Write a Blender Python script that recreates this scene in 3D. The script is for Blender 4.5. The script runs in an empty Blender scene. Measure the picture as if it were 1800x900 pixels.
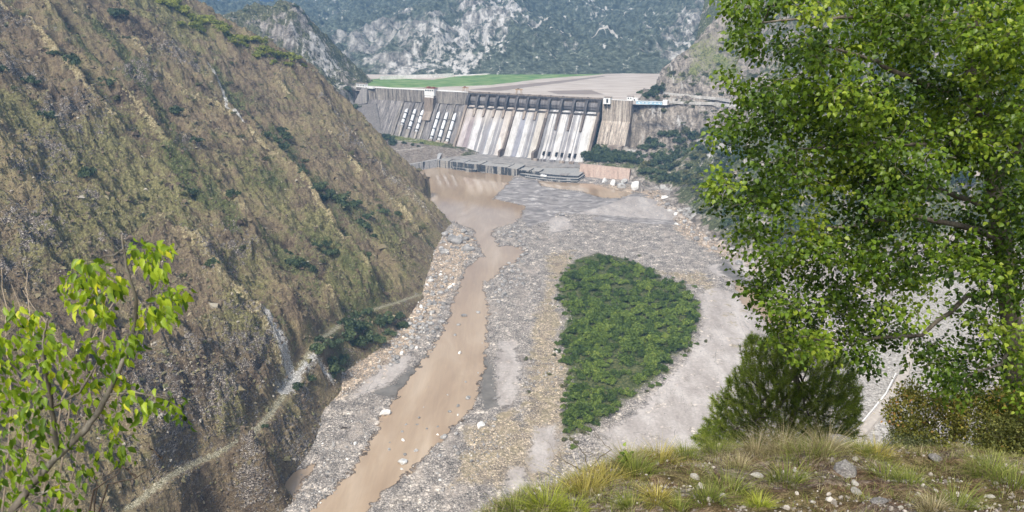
import bpy, bmesh, math, random
import numpy as np
from mathutils import Vector, Matrix

C = bpy.context.scene.collection
rng = np.random.default_rng(11)
random.seed(11)
R = math.radians

# ------------------------------------------------------------------ camera maths (metres; river level z = 0)
FPX = 1300.0                      # focal length in pixels of the 1800 px wide photograph
PITCH = math.atan(450/1300.0)
ZC = 285.0
cc, ss = math.cos(PITCH), math.sin(PITCH)
def ray(px, py):
    r = px-900.0; u = 450.0-py
    return np.array([r, FPX*cc+u*ss, -FPX*ss+u*cc])
def at_z(px, py, z):
    d = ray(px, py); t = (z-ZC)/d[2]
    return np.array([0, 0, ZC])+d*t
def at_y(px, py, y):
    d = ray(px, py); return np.array([0, 0, ZC])+d*(y/d[1])
def poly_z(pts, z=0.0):
    return np.array([at_z(a, b, z)[:2] for a, b in pts])

# ------------------------------------------------------------------ noise
def _h(ix, iy, seed):
    n = (ix.astype(np.int64)*374761393+iy.astype(np.int64)*668265263+seed*974634) & 0xffffffff
    n = ((n ^ (n >> 13))*1274126177) & 0xffffffff
    return n ^ (n >> 16)
def pn(x, y, seed=0):
    x = np.asarray(x, float); y = np.asarray(y, float)
    ix = np.floor(x); iy = np.floor(y); fx = x-ix; fy = y-iy
    u = fx*fx*fx*(fx*(fx*6-15)+10); v = fy*fy*fy*(fy*(fy*6-15)+10)
    def g(a, b):
        an = _h(ix+a, iy+b, seed)*(2*np.pi/4294967296.0)
        return np.cos(an)*(fx-a)+np.sin(an)*(fy-b)
    n0 = g(0, 0)*(1-u)+g(1, 0)*u; n1 = g(0, 1)*(1-u)+g(1, 1)*u
    return (n0*(1-v)+n1*v)*1.5
def fbm(x, y, octv=4, seed=0, gain=.5):
    s = 0; a = 1; f = 1
    for i in range(octv):
        s = s+a*pn(x*f+i*17.3, y*f-i*9.1, seed+i); a *= gain; f *= 2.03
    return s
def ridged(x, y, octv=4, seed=0, gain=.5):
    s = 0; a = 1; f = 1
    for i in range(octv):
        s = s+a*(1-2*np.abs(pn(x*f+i*7.7, y*f+i*3.3, seed+i))); a *= gain; f *= 2.07
    return s
def sstep(a, b, x):
    t = np.clip((x-a)/(b-a), 0, 1); return t*t*(3-2*t)

# ------------------------------------------------------------------ plane geometry
def seg_dist(X, Y, poly, closed=True):
    X = np.asarray(X, float); Y = np.asarray(Y, float)
    d = np.full(X.shape, 1e18); n = len(poly)
    for i in range(n if closed else n-1):
        ax, ay = poly[i][:2]; bx, by = poly[(i+1) % n][:2]
        dx, dy = bx-ax, by-ay; L = dx*dx+dy*dy+1e-9
        t = np.clip(((X-ax)*dx+(Y-ay)*dy)/L, 0, 1)
        d = np.minimum(d, (X-ax-t*dx)**2+(Y-ay-t*dy)**2)
    return np.sqrt(d)
def inside(X, Y, poly):
    X = np.asarray(X, float); Y = np.asarray(Y, float)
    c = np.zeros(X.shape, bool); n = len(poly)
    for i in range(n):
        ax, ay = poly[i][:2]; bx, by = poly[(i+1) % n][:2]
        if ay == by: continue
        c ^= ((ay > Y) != (by > Y)) & (X < (bx-ax)*(Y-ay)/(by-ay)+ax)
    return c
def sdist(X, Y, poly):                      # > 0 inside
    d = seg_dist(X, Y, poly)
    return np.where(inside(X, Y, poly), d, -d)
def boxed(X, Y, pts, m):
    p = np.asarray(pts)[:, :2]; (a, b), (c, d) = p.min(0)-m, p.max(0)+m
    return (X > a) & (X < c) & (Y > b) & (Y < d)
def zone(X, Y, polys, m=45.):
    X = np.asarray(X, float); Y = np.asarray(Y, float); s = np.full(X.shape, -m)
    for p in polys:
        w = poly_z(p); k = boxed(X, Y, w, m)
        if k.any(): s[k] = np.maximum(s[k], sdist(X[k], Y[k], w))
    return s
def tps(P, lam=0.0):
    P = np.array(P, float); sc = 300.0
    x = P[:, 0]/sc; y = P[:, 1]/sc; n = len(P)
    def K(dx, dy):
        r2 = dx*dx+dy*dy; return r2*np.log(r2+1e-12)
    A = np.zeros((n+3, n+3)); A[:n, :n] = K(x[:, None]-x, y[:, None]-y)+lam*np.eye(n)
    A[:n, n] = 1; A[:n, n+1] = x; A[:n, n+2] = y; A[n:, :n] = A[:n, n:].T
    w = np.linalg.solve(A, np.concatenate([P[:, 2], [0, 0, 0]]))
    def f(X, Y):
        X = np.asarray(X, float)/sc; Y = np.asarray(Y, float)/sc
        s = w[n]+w[n+1]*X+w[n+2]*Y
        for i in range(n): s = s+w[i]*K(X-x[i], Y-y[i])
        return s
    return f
def hit(f, px, py, y0=250., y1=1400., n=1500):   # first meeting of the sight line with the height field f
    d = ray(px, py); Y = np.geomspace(y0, y1, n); t = Y/d[1]
    x = d[0]*t; z = ZC+d[2]*t; h = f(x, Y)
    i = np.argmax(h > z)
    if not (h > z).any(): return None
    return np.array([x[i], Y[i], h[i]])

# ------------------------------------------------------------------ mesh building
def make_mesh(name, V, F, attrs=None, smooth=False, mat=None):
    V = np.asarray(V, np.float32); me = bpy.data.meshes.new(name)
    me.vertices.add(len(V)); me.vertices.foreach_set('co', V.ravel())
    if isinstance(F, np.ndarray):
        k = F.shape[1]; n = len(F)
        me.loops.add(n*k); me.loops.foreach_set('vertex_index', F.astype(np.int32).ravel())
        me.polygons.add(n); me.polygons.foreach_set('loop_start', np.arange(0, n*k, k, dtype=np.int32))
    else:
        n = len(F); ln = np.array([len(f) for f in F], np.int32)
        flat = np.array([i for f in F for i in f], np.int32)
        me.loops.add(len(flat)); me.loops.foreach_set('vertex_index', flat)
        me.polygons.add(n); me.polygons.foreach_set('loop_start', np.concatenate([[0], np.cumsum(ln)[:-1]]).astype(np.int32))
    me.polygons.foreach_set('use_smooth', np.full(n, smooth, bool))
    me.update(calc_edges=True); me.validate()
    for k, a in (attrs or {}).items():
        at = me.attributes.new(k, 'FLOAT', 'POINT'); at.data.foreach_set('value', np.asarray(a, np.float32).ravel())
    if mat: me.materials.append(mat)
    return me
def link(name, me, parent=None, loc=None):
    o = bpy.data.objects.new(name, me); C.objects.link(o)
    if parent: o.parent = parent
    if loc is not None: o.location = loc
    return o
def tag(o, label=None, cat=None, group=None, kind=None):
    if label: o['label'] = label
    if cat: o['category'] = cat
    if group: o['group'] = group
    if kind: o['kind'] = kind
    elif label: o['kind'] = 'thing'
    return o
def thing(name, label, cat, loc=(0, 0, 0), rotz=0., group=None):
    o = bpy.data.objects.new(name, None); C.objects.link(o); o.empty_display_size = .5
    o.location = loc; o.rotation_euler = (0, 0, rotz)
    return tag(o, label, cat, group)
def grid_faces(nr, na, keep=None):
    i = np.arange(nr*na).reshape(nr, na)
    F = np.stack([i[:-1, :-1], i[:-1, 1:], i[1:, 1:], i[1:, :-1]], -1).reshape(-1, 4)
    if keep is not None:
        k = keep.ravel(); F = F[k[F].any(1)]
    return F
def grid_obj(name, X, Y, Z, keep=None, attrs=None, mat=None, kind='structure'):
    nr, na = X.shape; F = grid_faces(nr, na, keep)
    used = np.unique(F); m = np.full(nr*na, -1); m[used] = np.arange(len(used)); F = m[F]
    V = np.stack([X.ravel(), Y.ravel(), Z.ravel()], -1)[used]
    at = {k: a.ravel()[used] for k, a in (attrs or {}).items()}
    o = link(name, make_mesh(name, V, F, at, True, mat)); o['kind'] = kind
    return o
def polar(a0, a1, na, r0, r1, nr):
    a = np.linspace(a0, a1, na); r = np.geomspace(r0, r1, nr)
    Y, A = np.meshgrid(r, a, indexing='ij'); return A*Y, Y
class MB:                                     # collects simple solids into ONE mesh
    def __init__(s): s.V = []; s.F = []
    def add(s, V, F):
        b = len(s.V); s.V += [tuple(v) for v in V]; s.F += [tuple(i+b for i in f) for f in F]; return s
    def box(s, x0, x1, y0, y1, z0, z1):
        V = [(x, y, z) for z in (z0, z1) for y in (y0, y1) for x in (x0, x1)]
        return s.add(V, [(0, 2, 3, 1), (4, 5, 7, 6), (0, 1, 5, 4), (2, 6, 7, 3), (0, 4, 6, 2), (1, 3, 7, 5)])
    def prism(s, poly, z0, z1):
        n = len(poly); V = [(p[0], p[1], z0) for p in poly]+[(p[0], p[1], z1) for p in poly]
        F = [tuple(range(n))[::-1], tuple(range(n, 2*n))]+[(i, (i+1) % n, n+(i+1) % n, n+i) for i in range(n)]
        return s.add(V, F)
    def extrude_u(s, prof, u0, u1):            # profile of (v, z) pushed along the dam axis; local y is -v
        n = len(prof); V = [(u0, -p[0], p[1]) for p in prof]+[(u1, -p[0], p[1]) for p in prof]
        F = [tuple(range(n)), tuple(range(n, 2*n))[::-1]]+[(i, n+i, n+(i+1) % n, (i+1) % n) for i in range(n)]
        return s.add(V, F)
    def tube(s, pts, rad, n=8, cap=True):
        pts = [Vector(p) for p in pts]; k = len(pts); rad = rad if hasattr(rad, '__len__') else [rad]*k
        b = len(s.V); up = None
        for i, p in enumerate(pts):
            t = (pts[min(i+1, k-1)]-pts[max(i-1, 0)]).normalized()
            a = t.orthogonal().normalized() if up is None else (up-t*up.dot(t)).normalized()
            up = a; c = t.cross(a)
            for j in range(n):
                an = 2*math.pi*j/n; s.V.append(tuple(p+(a*math.cos(an)+c*math.sin(an))*rad[i]))
        for i in range(k-1):
            for j in range(n):
                q = (j+1) % n; s.F.append((b+i*n+j, b+i*n+q, b+i*n+n+q, b+i*n+n+j))
        if cap: s.F.append(tuple(b+j for j in range(n))[::-1]); s.F.append(tuple(b+(k-1)*n+j for j in range(n)))
        return s
    def build(s, name, mat, parent=None, smooth=False, bevel=0, attrs=None):
        me = make_mesh(name, s.V, s.F, attrs, smooth, mat); bm = bmesh.new(); bm.from_mesh(me)
        bmesh.ops.recalc_face_normals(bm, faces=bm.faces)
        if bevel: bmesh.ops.bevel(bm, geom=bm.edges[:], offset=bevel, segments=1, affect='EDGES')
        bm.to_mesh(me); bm.free()
        return link(name, me, parent)
def rotmats(n, full=True, tilt=.4):
    a = rng.uniform(0, 2*np.pi, n)
    if full: q = rng.normal(size=(n, 4))
    else: q = np.stack([np.cos(a/2), rng.normal(0, tilt/2, n), rng.normal(0, tilt/2, n), np.sin(a/2)], -1)
    q /= np.linalg.norm(q, axis=1)[:, None]; w, x, y, z = q.T
    return np.stack([np.stack([1-2*(y*y+z*z), 2*(x*y-w*z), 2*(x*z+w*y)], -1),
                     np.stack([2*(x*y+w*z), 1-2*(x*x+z*z), 2*(y*z-w*x)], -1),
                     np.stack([2*(x*z-w*y), 2*(y*z+w*x), 1-2*(x*x+y*y)], -1)], 1)
def batch(TV, TF, pos, scale, M):              # many copies of one small template in one mesh (stuff, leaves)
    TV = np.asarray(TV, float); TF = np.asarray(TF); n = len(pos)
    V = TV[None]*(scale[:, None, :] if np.ndim(scale) == 2 else scale[:, None, None])
    V = np.einsum('nij,nkj->nki', M, V)+np.asarray(pos)[:, None, :]
    F = TF[None]+(np.arange(n)*len(TV))[:, None, None]
    return V.reshape(-1, 3), F.reshape(-1, TF.shape[1])
def ico(sub=1):
    bm = bmesh.new(); bmesh.ops.create_icosphere(bm, subdivisions=sub, radius=1)
    V = np.array([v.co[:] for v in bm.verts]); F = np.array([[v.index for v in f.verts] for f in bm.faces]); bm.free()
    return V, F

# ------------------------------------------------------------------ material helper
class NT:
    def __init__(s, name):
        s.m = bpy.data.materials.new(name); s.m.use_nodes = True; s.t = s.m.node_tree; s.t.nodes.clear()
        s.out = s.n('ShaderNodeOutputMaterial'); s.co = None
    def n(s, ty, **k):
        d = s.t.nodes.new(ty)
        for a, b in k.items(): setattr(d, a, b)
        return d
    def set(s, sock, v):
        if isinstance(v, bpy.types.NodeSocket): s.t.links.new(v, sock)
        elif isinstance(v, (tuple, list)) and len(v) == 3 and sock.type == 'RGBA': sock.default_value = (*v, 1)
        else: sock.default_value = v
    def pos(s):
        if s.co is None: s.co = s.n('ShaderNodeTexCoord').outputs['Object']
        return s.co
    def mapv(s, sc, loc=(0, 0, 0), rot=(0, 0, 0)):
        m = s.n('ShaderNodeMapping'); s.set(m.inputs['Vector'], s.pos())
        m.inputs['Scale'].default_value = sc; m.inputs['Location'].default_value = loc; m.inputs['Rotation'].default_value = rot
        return m.outputs[0]
    def noise(s, scale, detail=3, vec=None, rough=.55, dist=0.):
        d = s.n('ShaderNodeTexNoise'); s.set(d.inputs['Vector'], vec or s.pos())
        d.inputs['Scale'].default_value = scale; d.inputs['Detail'].default_value = detail
        d.inputs['Roughness'].default_value = rough; d.inputs['Distortion'].default_value = dist
        return d.outputs[0]
    def voro(s, scale, vec=None, feat='F1', out='Distance', rnd=1.):
        d = s.n('ShaderNodeTexVoronoi', feature=feat); s.set(d.inputs['Vector'], vec or s.pos())
        d.inputs['Scale'].default_value = scale; d.inputs['Randomness'].default_value = rnd
        return d.outputs[out]
    def attr(s, name):
        d = s.n('ShaderNodeAttribute'); d.attribute_name = name; return d.outputs['Fac']
    def math(s, op, a, b=0., c=0., clamp=False):
        d = s.n('ShaderNodeMath', operation=op, use_clamp=clamp)
        s.set(d.inputs[0], a); s.set(d.inputs[1], b)
        if op in ('MULTIPLY_ADD',): s.set(d.inputs[2], c)
        return d.outputs[0]
    def ss(s, x, a, b, lo=0., hi=1.):
        d = s.n('ShaderNodeMapRange', interpolation_type='SMOOTHSTEP')
        s.set(d.inputs[0], x); d.inputs[1].default_value = a; d.inputs[2].default_value = b
        d.inputs[3].default_value = lo; d.inputs[4].default_value = hi
        return d.outputs[0]
    def ramp(s, x, stops, interp='LINEAR'):
        d = s.n('ShaderNodeValToRGB'); s.set(d.inputs[0], x); cr = d.color_ramp; cr.interpolation = interp
        while len(cr.elements) < len(stops): cr.elements.new(.5)
        for e, (p, c) in zip(cr.elements, stops): e.position = p; e.color = (*c, 1) if hasattr(c, '__len__') else (c, c, c, 1)
        return d.outputs[0]
    def mix(s, f, a, b, mode='MIX'):
        d = s.n('ShaderNodeMix', data_type='RGBA', blend_type=mode)
        s.set(d.inputs[0], f); s.set(d.inputs[6], a); s.set(d.inputs[7], b); return d.outputs[2]
    def mul(s, col, val):                      # colour times a grey value
        return s.mix(1., col, val, 'MULTIPLY')
    def bump(s, h, dist=1., strength=1.):
        d = s.n('ShaderNodeBump'); s.set(d.inputs['Height'], h); d.inputs['Distance'].default_value = dist
        d.inputs['Strength'].default_value = strength; return d.outputs[0]
    def surf(s, col, rough=.9, bump=None, spec=.2, **kw):
        p = s.n('ShaderNodeBsdfPrincipled'); s.set(p.inputs['Base Color'], col); s.set(p.inputs['Roughness'], rough)
        p.inputs['Specular IOR Level'].default_value = spec
        for k, v in kw.items(): s.set(p.inputs[k], v)
        if bump is not None: s.set(p.inputs['Normal'], bump)
        s.t.links.new(p.outputs[0], s.out.inputs['Surface']); return s.m
    def leaf(s, col, trans=.4, tcol=None, rough=.5, spec=.3):
        p = s.n('ShaderNodeBsdfPrincipled'); s.set(p.inputs['Base Color'], col); s.set(p.inputs['Roughness'], rough)
        p.inputs['Specular IOR Level'].default_value = spec
        t = s.n('ShaderNodeBsdfTranslucent'); s.set(t.inputs['Color'], tcol if tcol is not None else col)
        m = s.n('ShaderNodeMixShader'); s.set(m.inputs[0], trans)
        s.t.links.new(p.outputs[0], m.inputs[1]); s.t.links.new(t.outputs[0], m.inputs[2])
        s.t.links.new(m.outputs[0], s.out.inputs['Surface']); return s.m
    def orand(s): return s.n('ShaderNodeObjectInfo').outputs['Random']
# ------------------------------------------------------------------ ground materials
def mat_hillside():
    a = NT('hillside'); big = a.noise(.014, 4); mid = a.noise(.075, 5, rough=.65); fine = a.noise(.42, 5, rough=.72); tiny = a.noise(1.5, 3, rough=.75)
    dip = a.noise(.16, 5, a.mapv((1, .3, 1), rot=(0, 0, DIPROT)), .7)
    x = a.math('MULTIPLY_ADD', big, .5, a.math('ADD', a.math('MULTIPLY', mid, .35), a.math('MULTIPLY', dip, .25)))
    col = a.ramp(x, [(.42, (.060, .044, .033)), (.48, (.128, .096, .066)), (.54, (.195, .150, .096)), (.61, (.235, .190, .108)), (.70, (.175, .165, .072))])
    brk = a.math('ADD', a.math('MULTIPLY', a.math('SUBTRACT', fine, .5), 1.6), a.math('MULTIPLY', a.math('SUBTRACT', mid, .5), 1.6))
    grass = a.ss(a.math('ADD', a.attr('grass'), brk), .25, .8)
    col = a.mix(a.math('MULTIPLY', grass, .9), col, a.ramp(fine, [(.36, (.105, .102, .040)), (.5, (.172, .162, .068)), (.64, (.245, .220, .105))]))
    straw = a.ss(a.math('ADD', a.attr('straw'), brk), .35, .8)
    col = a.mix(a.math('MULTIPLY', straw, .85), col, a.ramp(fine, [(.38, (.18, .145, .075)), (.5, (.30, .245, .13)), (.62, (.44, .38, .25))]))
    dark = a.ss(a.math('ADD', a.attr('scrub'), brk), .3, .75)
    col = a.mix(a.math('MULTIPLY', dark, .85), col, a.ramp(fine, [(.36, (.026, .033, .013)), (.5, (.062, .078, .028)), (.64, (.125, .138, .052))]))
    # rock shows through as broken ledges along the dip of the beds
    led = a.noise(.34, 5, a.mapv((1, .42, 1.3), rot=(.0, 0, DIPROT)), .75); cr = a.voro(.5, a.mapv((1, .6, 1.6), rot=(.2, .1, DIPROT)), 'DISTANCE_TO_EDGE'); c2 = a.voro(.9, a.mapv((1, .7, 1.3), rot=(.1, .3, .9)), out='Color')
    rk = a.mul(a.ramp(a.math('ADD', a.math('MULTIPLY', c2, .35), a.math('MULTIPLY', tiny, .65)), [(.3, (.11, .09, .076)), (.48, (.26, .22, .19)), (.66, (.50, .45, .395))]), a.ss(cr, .0, .16, .35, 1.))
    rm = a.ss(a.math('ADD', a.attr('rock'), a.math('MULTIPLY', a.math('SUBTRACT', a.math('ADD', led, a.math('MULTIPLY', mid, .7)), .85), 3.6)), .62, .86)
    col = a.mix(rm, col, rk)
    fl = a.ss(a.math('ADD', tiny, a.math('MULTIPLY', dip, .5)), .90, .98); col = a.mix(a.math('MULTIPLY', fl, .7), col, (.38, .345, .30))
    tr = a.ss(a.math('ADD', a.attr('track'), a.math('MULTIPLY', a.math('SUBTRACT', fine, .5), 1.8)), .35, .75)
    col = a.mix(a.math('MULTIPLY', tr, .85), col, a.ramp(tiny, [(.38, (.18, .16, .09)), (.5, (.29, .265, .175)), (.62, (.46, .43, .35))]))
    wh = a.ss(a.math('ADD', a.attr('pale'), a.math('MULTIPLY', a.math('SUBTRACT', a.math('ADD', fine, tiny), 1.), 1.5)), .35, .7)
    col = a.mix(wh, col, a.ramp(tiny, [(.36, (.20, .185, .165)), (.5, (.42, .40, .375)), (.64, (.64, .625, .60))]))
    col = a.mul(col, a.ramp(tiny, [(.36, .68), (.5, 1.), (.64, 1.35)])); col = a.mul(col, a.ramp(fine, [(.36, .75), (.5, 1.05), (.64, 1.25)]))
    h = a.math('ADD', a.math('MULTIPLY', fine, 2.2), a.math('MULTIPLY', tiny, .9)); h = a.math('ADD', h, a.math('MULTIPLY', a.math('MULTIPLY', rm, a.ss(cr, 0., .25)), .8))
    return a.surf(col, .95, a.bump(h, 1.6, .9), .1)

def mat_riverbed():
    a = NT('riverbed'); big = a.noise(.018, 4); mid = a.noise(.09, 4); fine = a.noise(.5, 4, rough=.65); tiny = a.noise(2.2, 2)
    c1 = a.voro(.8, out='Color'); d1 = a.voro(.8); c2 = a.voro(1.9, out='Color'); d2 = a.voro(1.9); c3 = a.voro(.33, out='Color'); d3 = a.voro(.33)
    stones = [(0., (.07, .068, .068)), (.3, (.16, .158, .16)), (.55, (.265, .26, .262)), (.8, (.41, .40, .395)), (1., (.68, .66, .63))]
    g1 = a.mul(a.ramp(c1, stones), a.ramp(d1, [(.25, 1.25), (.75, .28)]))
    g2 = a.mul(a.ramp(c2, stones), a.ramp(d2, [(.25, 1.25), (.75, .35)]))
    g3 = a.mul(a.ramp(c3, stones), a.ramp(d3, [(.3, 1.2), (.7, .3)]))
    g = a.mix(.45, g1, g2); g = a.mix(a.ss(mid, .5, .6), g, a.mix(.6, g, g3))
    # patches of finer dark silt between the stones, warm and cool stretches
    flow = a.noise(.05, 5, a.mapv((1, .35, 1), rot=(0, 0, .15)), .65)
    g = a.mix(a.ss(flow, .52, .62, 0., .7), g, a.ramp(fine, [(.35, (.15, .142, .138)), (.65, (.25, .24, .235))])); g = a.mul(g, a.ramp(mid, [(.38, (.90, .82, .74)), (.5, (1.32, 1.2, 1.07)), (.62, (1.68, 1.51, 1.32))]))
    wob = a.math('MULTIPLY', a.math('SUBTRACT', a.math('ADD', mid, a.math('MULTIPLY', fine, .6)),   .8), 26.)
    def zm(name, lo, hi, k=1.):
        return a.ss(a.math('ADD', a.attr(name), a.math('MULTIPLY', wob, k)), lo, hi)
    dry = a.math('MULTIPLY', zm('dry', -3., 5.), a.ss(a.math('ADD', fine, a.math('MULTIPLY', mid, 1.)), .98, 1.1))
    g = a.mix(zm('dry', -4., 6.), g, a.mul(g, (1.22, 1.12, .95)))
    g = a.mix(a.math('MULTIPLY', dry, .65), g, a.ramp(tiny, [(.36, (.085, .074, .042)), (.5, (.165, .142, .085)), (.64, (.27, .235, .15))]))
    bank = zm('bank', -4., 6.)
    g = a.mix(bank, g, a.mul(g, (1.25, 1.12, .96)))
    crack = a.ss(a.voro(.055, a.mapv((1, .6, 1), rot=(0, 0, .5)), 'DISTANCE_TO_EDGE'), .0, .012)
    sand = a.ramp(a.noise(.06, 5, a.mapv((1, .35, 1), rot=(0, 0, .35)), .65), [(.36, (.255, .225, .205)), (.5, (.325, .292, .268)), (.64, (.39, .355, .33))])
    sand = a.mul(sand, a.ramp(fine, [(.36, .86), (.64, 1.1)])); sand = a.mix(a.math('MULTIPLY', a.ss(a.math('ADD', mid, a.math('MULTIPLY', fine, .5)), .82, .9), .75), sand, g)
    rill = a.ss(a.noise(.022, 4, a.mapv((1, .3, 1), rot=(0, 0, -.5)), .5, 1.5), .497, .5); rill2 = a.ss(a.noise(.022, 4, a.mapv((1, .3, 1), rot=(0, 0, -.5)), .5, 1.5), .503, .5); sand = a.mix(a.math('MULTIPLY', a.math('MULTIPLY', rill, rill2), .6), sand, (.10, .092, .085))
    g = a.mix(zm('sand', -3.2, 3.2, .75), g, sand)
    mud = a.ramp(a.noise(.07, 6, a.mapv((.8, 1.25, 1), rot=(0, 0, -.5)), .6, .8), [(.38, (.135, .122, .115)), (.48, (.20, .182, .172)), (.58, (.265, .243, .23)), (.66, (.42, .395, .375))])
    g = a.mix(zm('mud', -1.6, 1.6, .6), g, mud)
    dmud = a.ramp(mid, [(.3, (.085, .078, .07)), (.7, (.16, .148, .135))])
    g = a.mix(zm('silt', -2., 2., .7), g, dmud)
    isl = zm('island', -3., 4., .8)
    g = a.mix(isl, g, a.ramp(fine, [(.36, (.030, .040, .014)), (.5, (.066, .078, .028)), (.64, (.13, .125, .05))]))
    g = a.mix(zm('quarry', -4., 4.), g, a.ramp(fine, [(.36, (.17, .15, .125)), (.5, (.30, .275, .245)), (.64, (.46, .43, .395))]))
    wet = a.ss(a.attr('water'), -2.2, -.3)
    g = a.mix(wet, g, a.mul(g, (.6, .52, .44)))
    smooth = a.math('MAXIMUM', zm('sand', -3.2, 3.2, .75), a.math('MAXIMUM', zm('mud', -1, 1, .45), zm('silt', -1, 1, .45)))
    h = a.math('ADD', a.math('MULTIPLY', d1, -.9), a.math('MULTIPLY', d2, -.35)); h = a.math('MULTIPLY', h, a.ss(smooth, 0., 1., 1., .06))
    return a.surf(g, .92, a.bump(h, 1., .8), .15)

def mat_water():
    a = NT('muddy_water')
    c = a.ramp(a.noise(.014, 4, a.mapv((1.6, .5, 1), rot=(0, 0, -.2)), dist=1.), [(.3, (.25, .175, .112)), (.55, (.305, .225, .15)), (.7, (.36, .28, .20))])
    fl = a.noise(.3, 5, a.mapv((1, .10, 1), rot=(0, 0, -.22)), .65, .6); c = a.mul(c, a.ramp(fl, [(.36, .95), (.5, 1.), (.62, 1.03), (.70, 1.10)]))
    h = a.math('ADD', a.noise(.5, 3), a.math('MULTIPLY', fl, 1.))
    m = a.surf(c, .06, a.bump(h, .07, .35), .5); return m

def mat_far(name, rockc, treec, sc=1., kk=1.):
    a = NT(name); big = a.noise(.004*sc, 4); mid = a.noise(.02*sc, 5, rough=.65); fine = a.noise(.09*sc, 4, rough=.7)
    strk = a.noise(.05*sc, 4, a.mapv((1, .5, .16), rot=(.0, .35, .3)), .7)
    tr = a.ramp(fine, [(.38, tuple(v*.5 for v in treec)), (.5, treec), (.64, tuple(v*1.9 for v in treec))])
    rk = a.ramp(a.math('ADD', a.math('MULTIPLY', strk, .7), a.math('MULTIPLY', fine, .35)), [(.42, tuple(v*.4 for v in rockc)), (.52, rockc), (.62, tuple(v*1.75 for v in rockc))])
    f = a.ss(a.math('ADD', a.attr('rock'), a.math('MULTIPLY', a.math('SUBTRACT', a.math('ADD', mid, a.math('MULTIPLY', strk, .6)), .8), 1.5)), .3, .6)
    col = a.mix(f, tr, rk)
    f2 = a.ss(a.math('ADD', a.attr('pale'), a.math('MULTIPLY', a.math('SUBTRACT', a.math('ADD', strk, a.math('MULTIPLY', fine, .6)), .8), 2.4)), .3, .65)
    col = a.mix(f2, col, a.ramp(strk, [(.38, (.20, .19, .175)), (.5, (.32, .305, .285)), (.62, (.46, .44, .415))]))
    col = a.mix(a.ss(a.math('ADD', a.attr('meadow'), a.math('MULTIPLY', a.math('SUBTRACT', fine, .5), 1.)), .4, .7), col, a.ramp(fine, [(.38, (.07, .085, .03)), (.5, (.15, .165, .06)), (.64, (.26, .25, .12))]))
    col = a.mix(a.ss(a.math('ADD', a.attr('dirt'), a.math('MULTIPLY', a.math('SUBTRACT', mid, .5), 1.)), .35, .6), col, a.ramp(fine, [(.38, (.14, .115, .095)), (.5, (.215, .18, .15)), (.64, (.30, .26, .22))]))
    tr2 = a.ss(a.math('ADD', a.attr('track'), a.math('MULTIPLY', a.math('SUBTRACT', fine, .5), .5)), .4, .6)
    col = a.mix(tr2, col, (.40, .375, .34))
    h = a.math('ADD', a.math('MULTIPLY', fine, 6.), a.math('MULTIPLY', strk, 6.))
    return a.surf(col, .95, a.bump(h, 1., .8), .05)

# ------------------------------------------------------------------ riverbed and water (outlines traced on the z = 0 plane)
WATER = [[(716, 303), (740, 296), (765, 292), (800, 299), (850, 304), (903, 309), (893, 322), (880, 335), (866, 350), (900, 357), (924, 363), (914, 380), (905, 391), (886, 396), (868, 403), (858, 421), (836, 420), (836, 403), (812, 396), (786, 384), (766, 362), (740, 342), (722, 322)],
    [(946, 318), (985, 321), (1040, 323), (1075, 333), (1112, 340), (1088, 348), (1060, 348), (1022, 336), (985, 332), (952, 327)],
    [(850, 436), (890, 432), (916, 434), (918, 446), (905, 460), (882, 470), (862, 476), (852, 462)],
    [(832, 412), (862, 412), (880, 440), (848, 446)], [(846, 452), (890, 462), (872, 482), (858, 494), (812, 494), (822, 472)],
    [(824, 474), (856, 479), (848, 505), (860, 545), (856, 580), (852, 640), (838, 690), (826, 720), (800, 747), (770, 778), (745, 803), (715, 832), (690, 852), (665, 873), (640, 905), (600, 960), (480, 960), (540, 908), (580, 866), (620, 828), (650, 780), (672, 735), (700, 690), (740, 640), (775, 592), (790, 555), (800, 520), (814, 490)],
    [(522, 828), (550, 820), (532, 850), (512, 876), (496, 892), (480, 908), (452, 912), (474, 880), (500, 850)],
    [(1290, 494), (1320, 510), (1345, 530), (1385, 560), (1378, 582), (1340, 560), (1305, 528)]]
SAND = [[(1010, 376), (1060, 360), (1110, 344), (1150, 351), (1192, 374), (1182, 389), (1100, 382), (1060, 380)],
    [(1224, 520), (1260, 505), (1300, 520), (1338, 556), (1345, 600), (1330, 650), (1300, 720), (1260, 760), (1200, 800), (1150, 830), (1090, 830), (1060, 800), (1062, 760), (1100, 738), (1150, 692), (1202, 640), (1232, 590), (1234, 550)],
    [(878, 600), (905, 600), (915, 640), (912, 680), (902, 716), (875, 715), (870, 650)], [(942, 752), (975, 748), (982, 780), (962, 832), (925, 832), (930, 790)],
    [(690, 632), (728, 624), (716, 650), (682, 680), (640, 692), (620, 700), (644, 668)], [(1240, 470), (1300, 455), (1330, 480), (1300, 492), (1262, 486)], [(960, 380), (1000, 384), (1010, 402), (968, 412)], [(890, 826), (925, 820), (930, 870), (890, 870)]]
MUD = [[(893, 322), (905, 314), (945, 318), (952, 329), (990, 335), (1030, 340), (1062, 350), (1090, 350), (1118, 341), (1140, 345), (1105, 347), (1050, 366), (1005, 378), (985, 372), (960, 390), (930, 400), (918, 385), (926, 363), (900, 356), (868, 350), (880, 336)],
       [(1060, 378), (1100, 383), (1182, 388), (1200, 398), (1180, 396), (1100, 392), (1040, 386)]]
SILT = [[(730, 640), (750, 624), (724, 676), (694, 702), (655, 694), (684, 680), (716, 652)], [(850, 620), (868, 650), (874, 715), (850, 722), (842, 690)], [(1270, 455), (1300, 480), (1330, 512), (1300, 500), (1262, 475)]]
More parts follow.
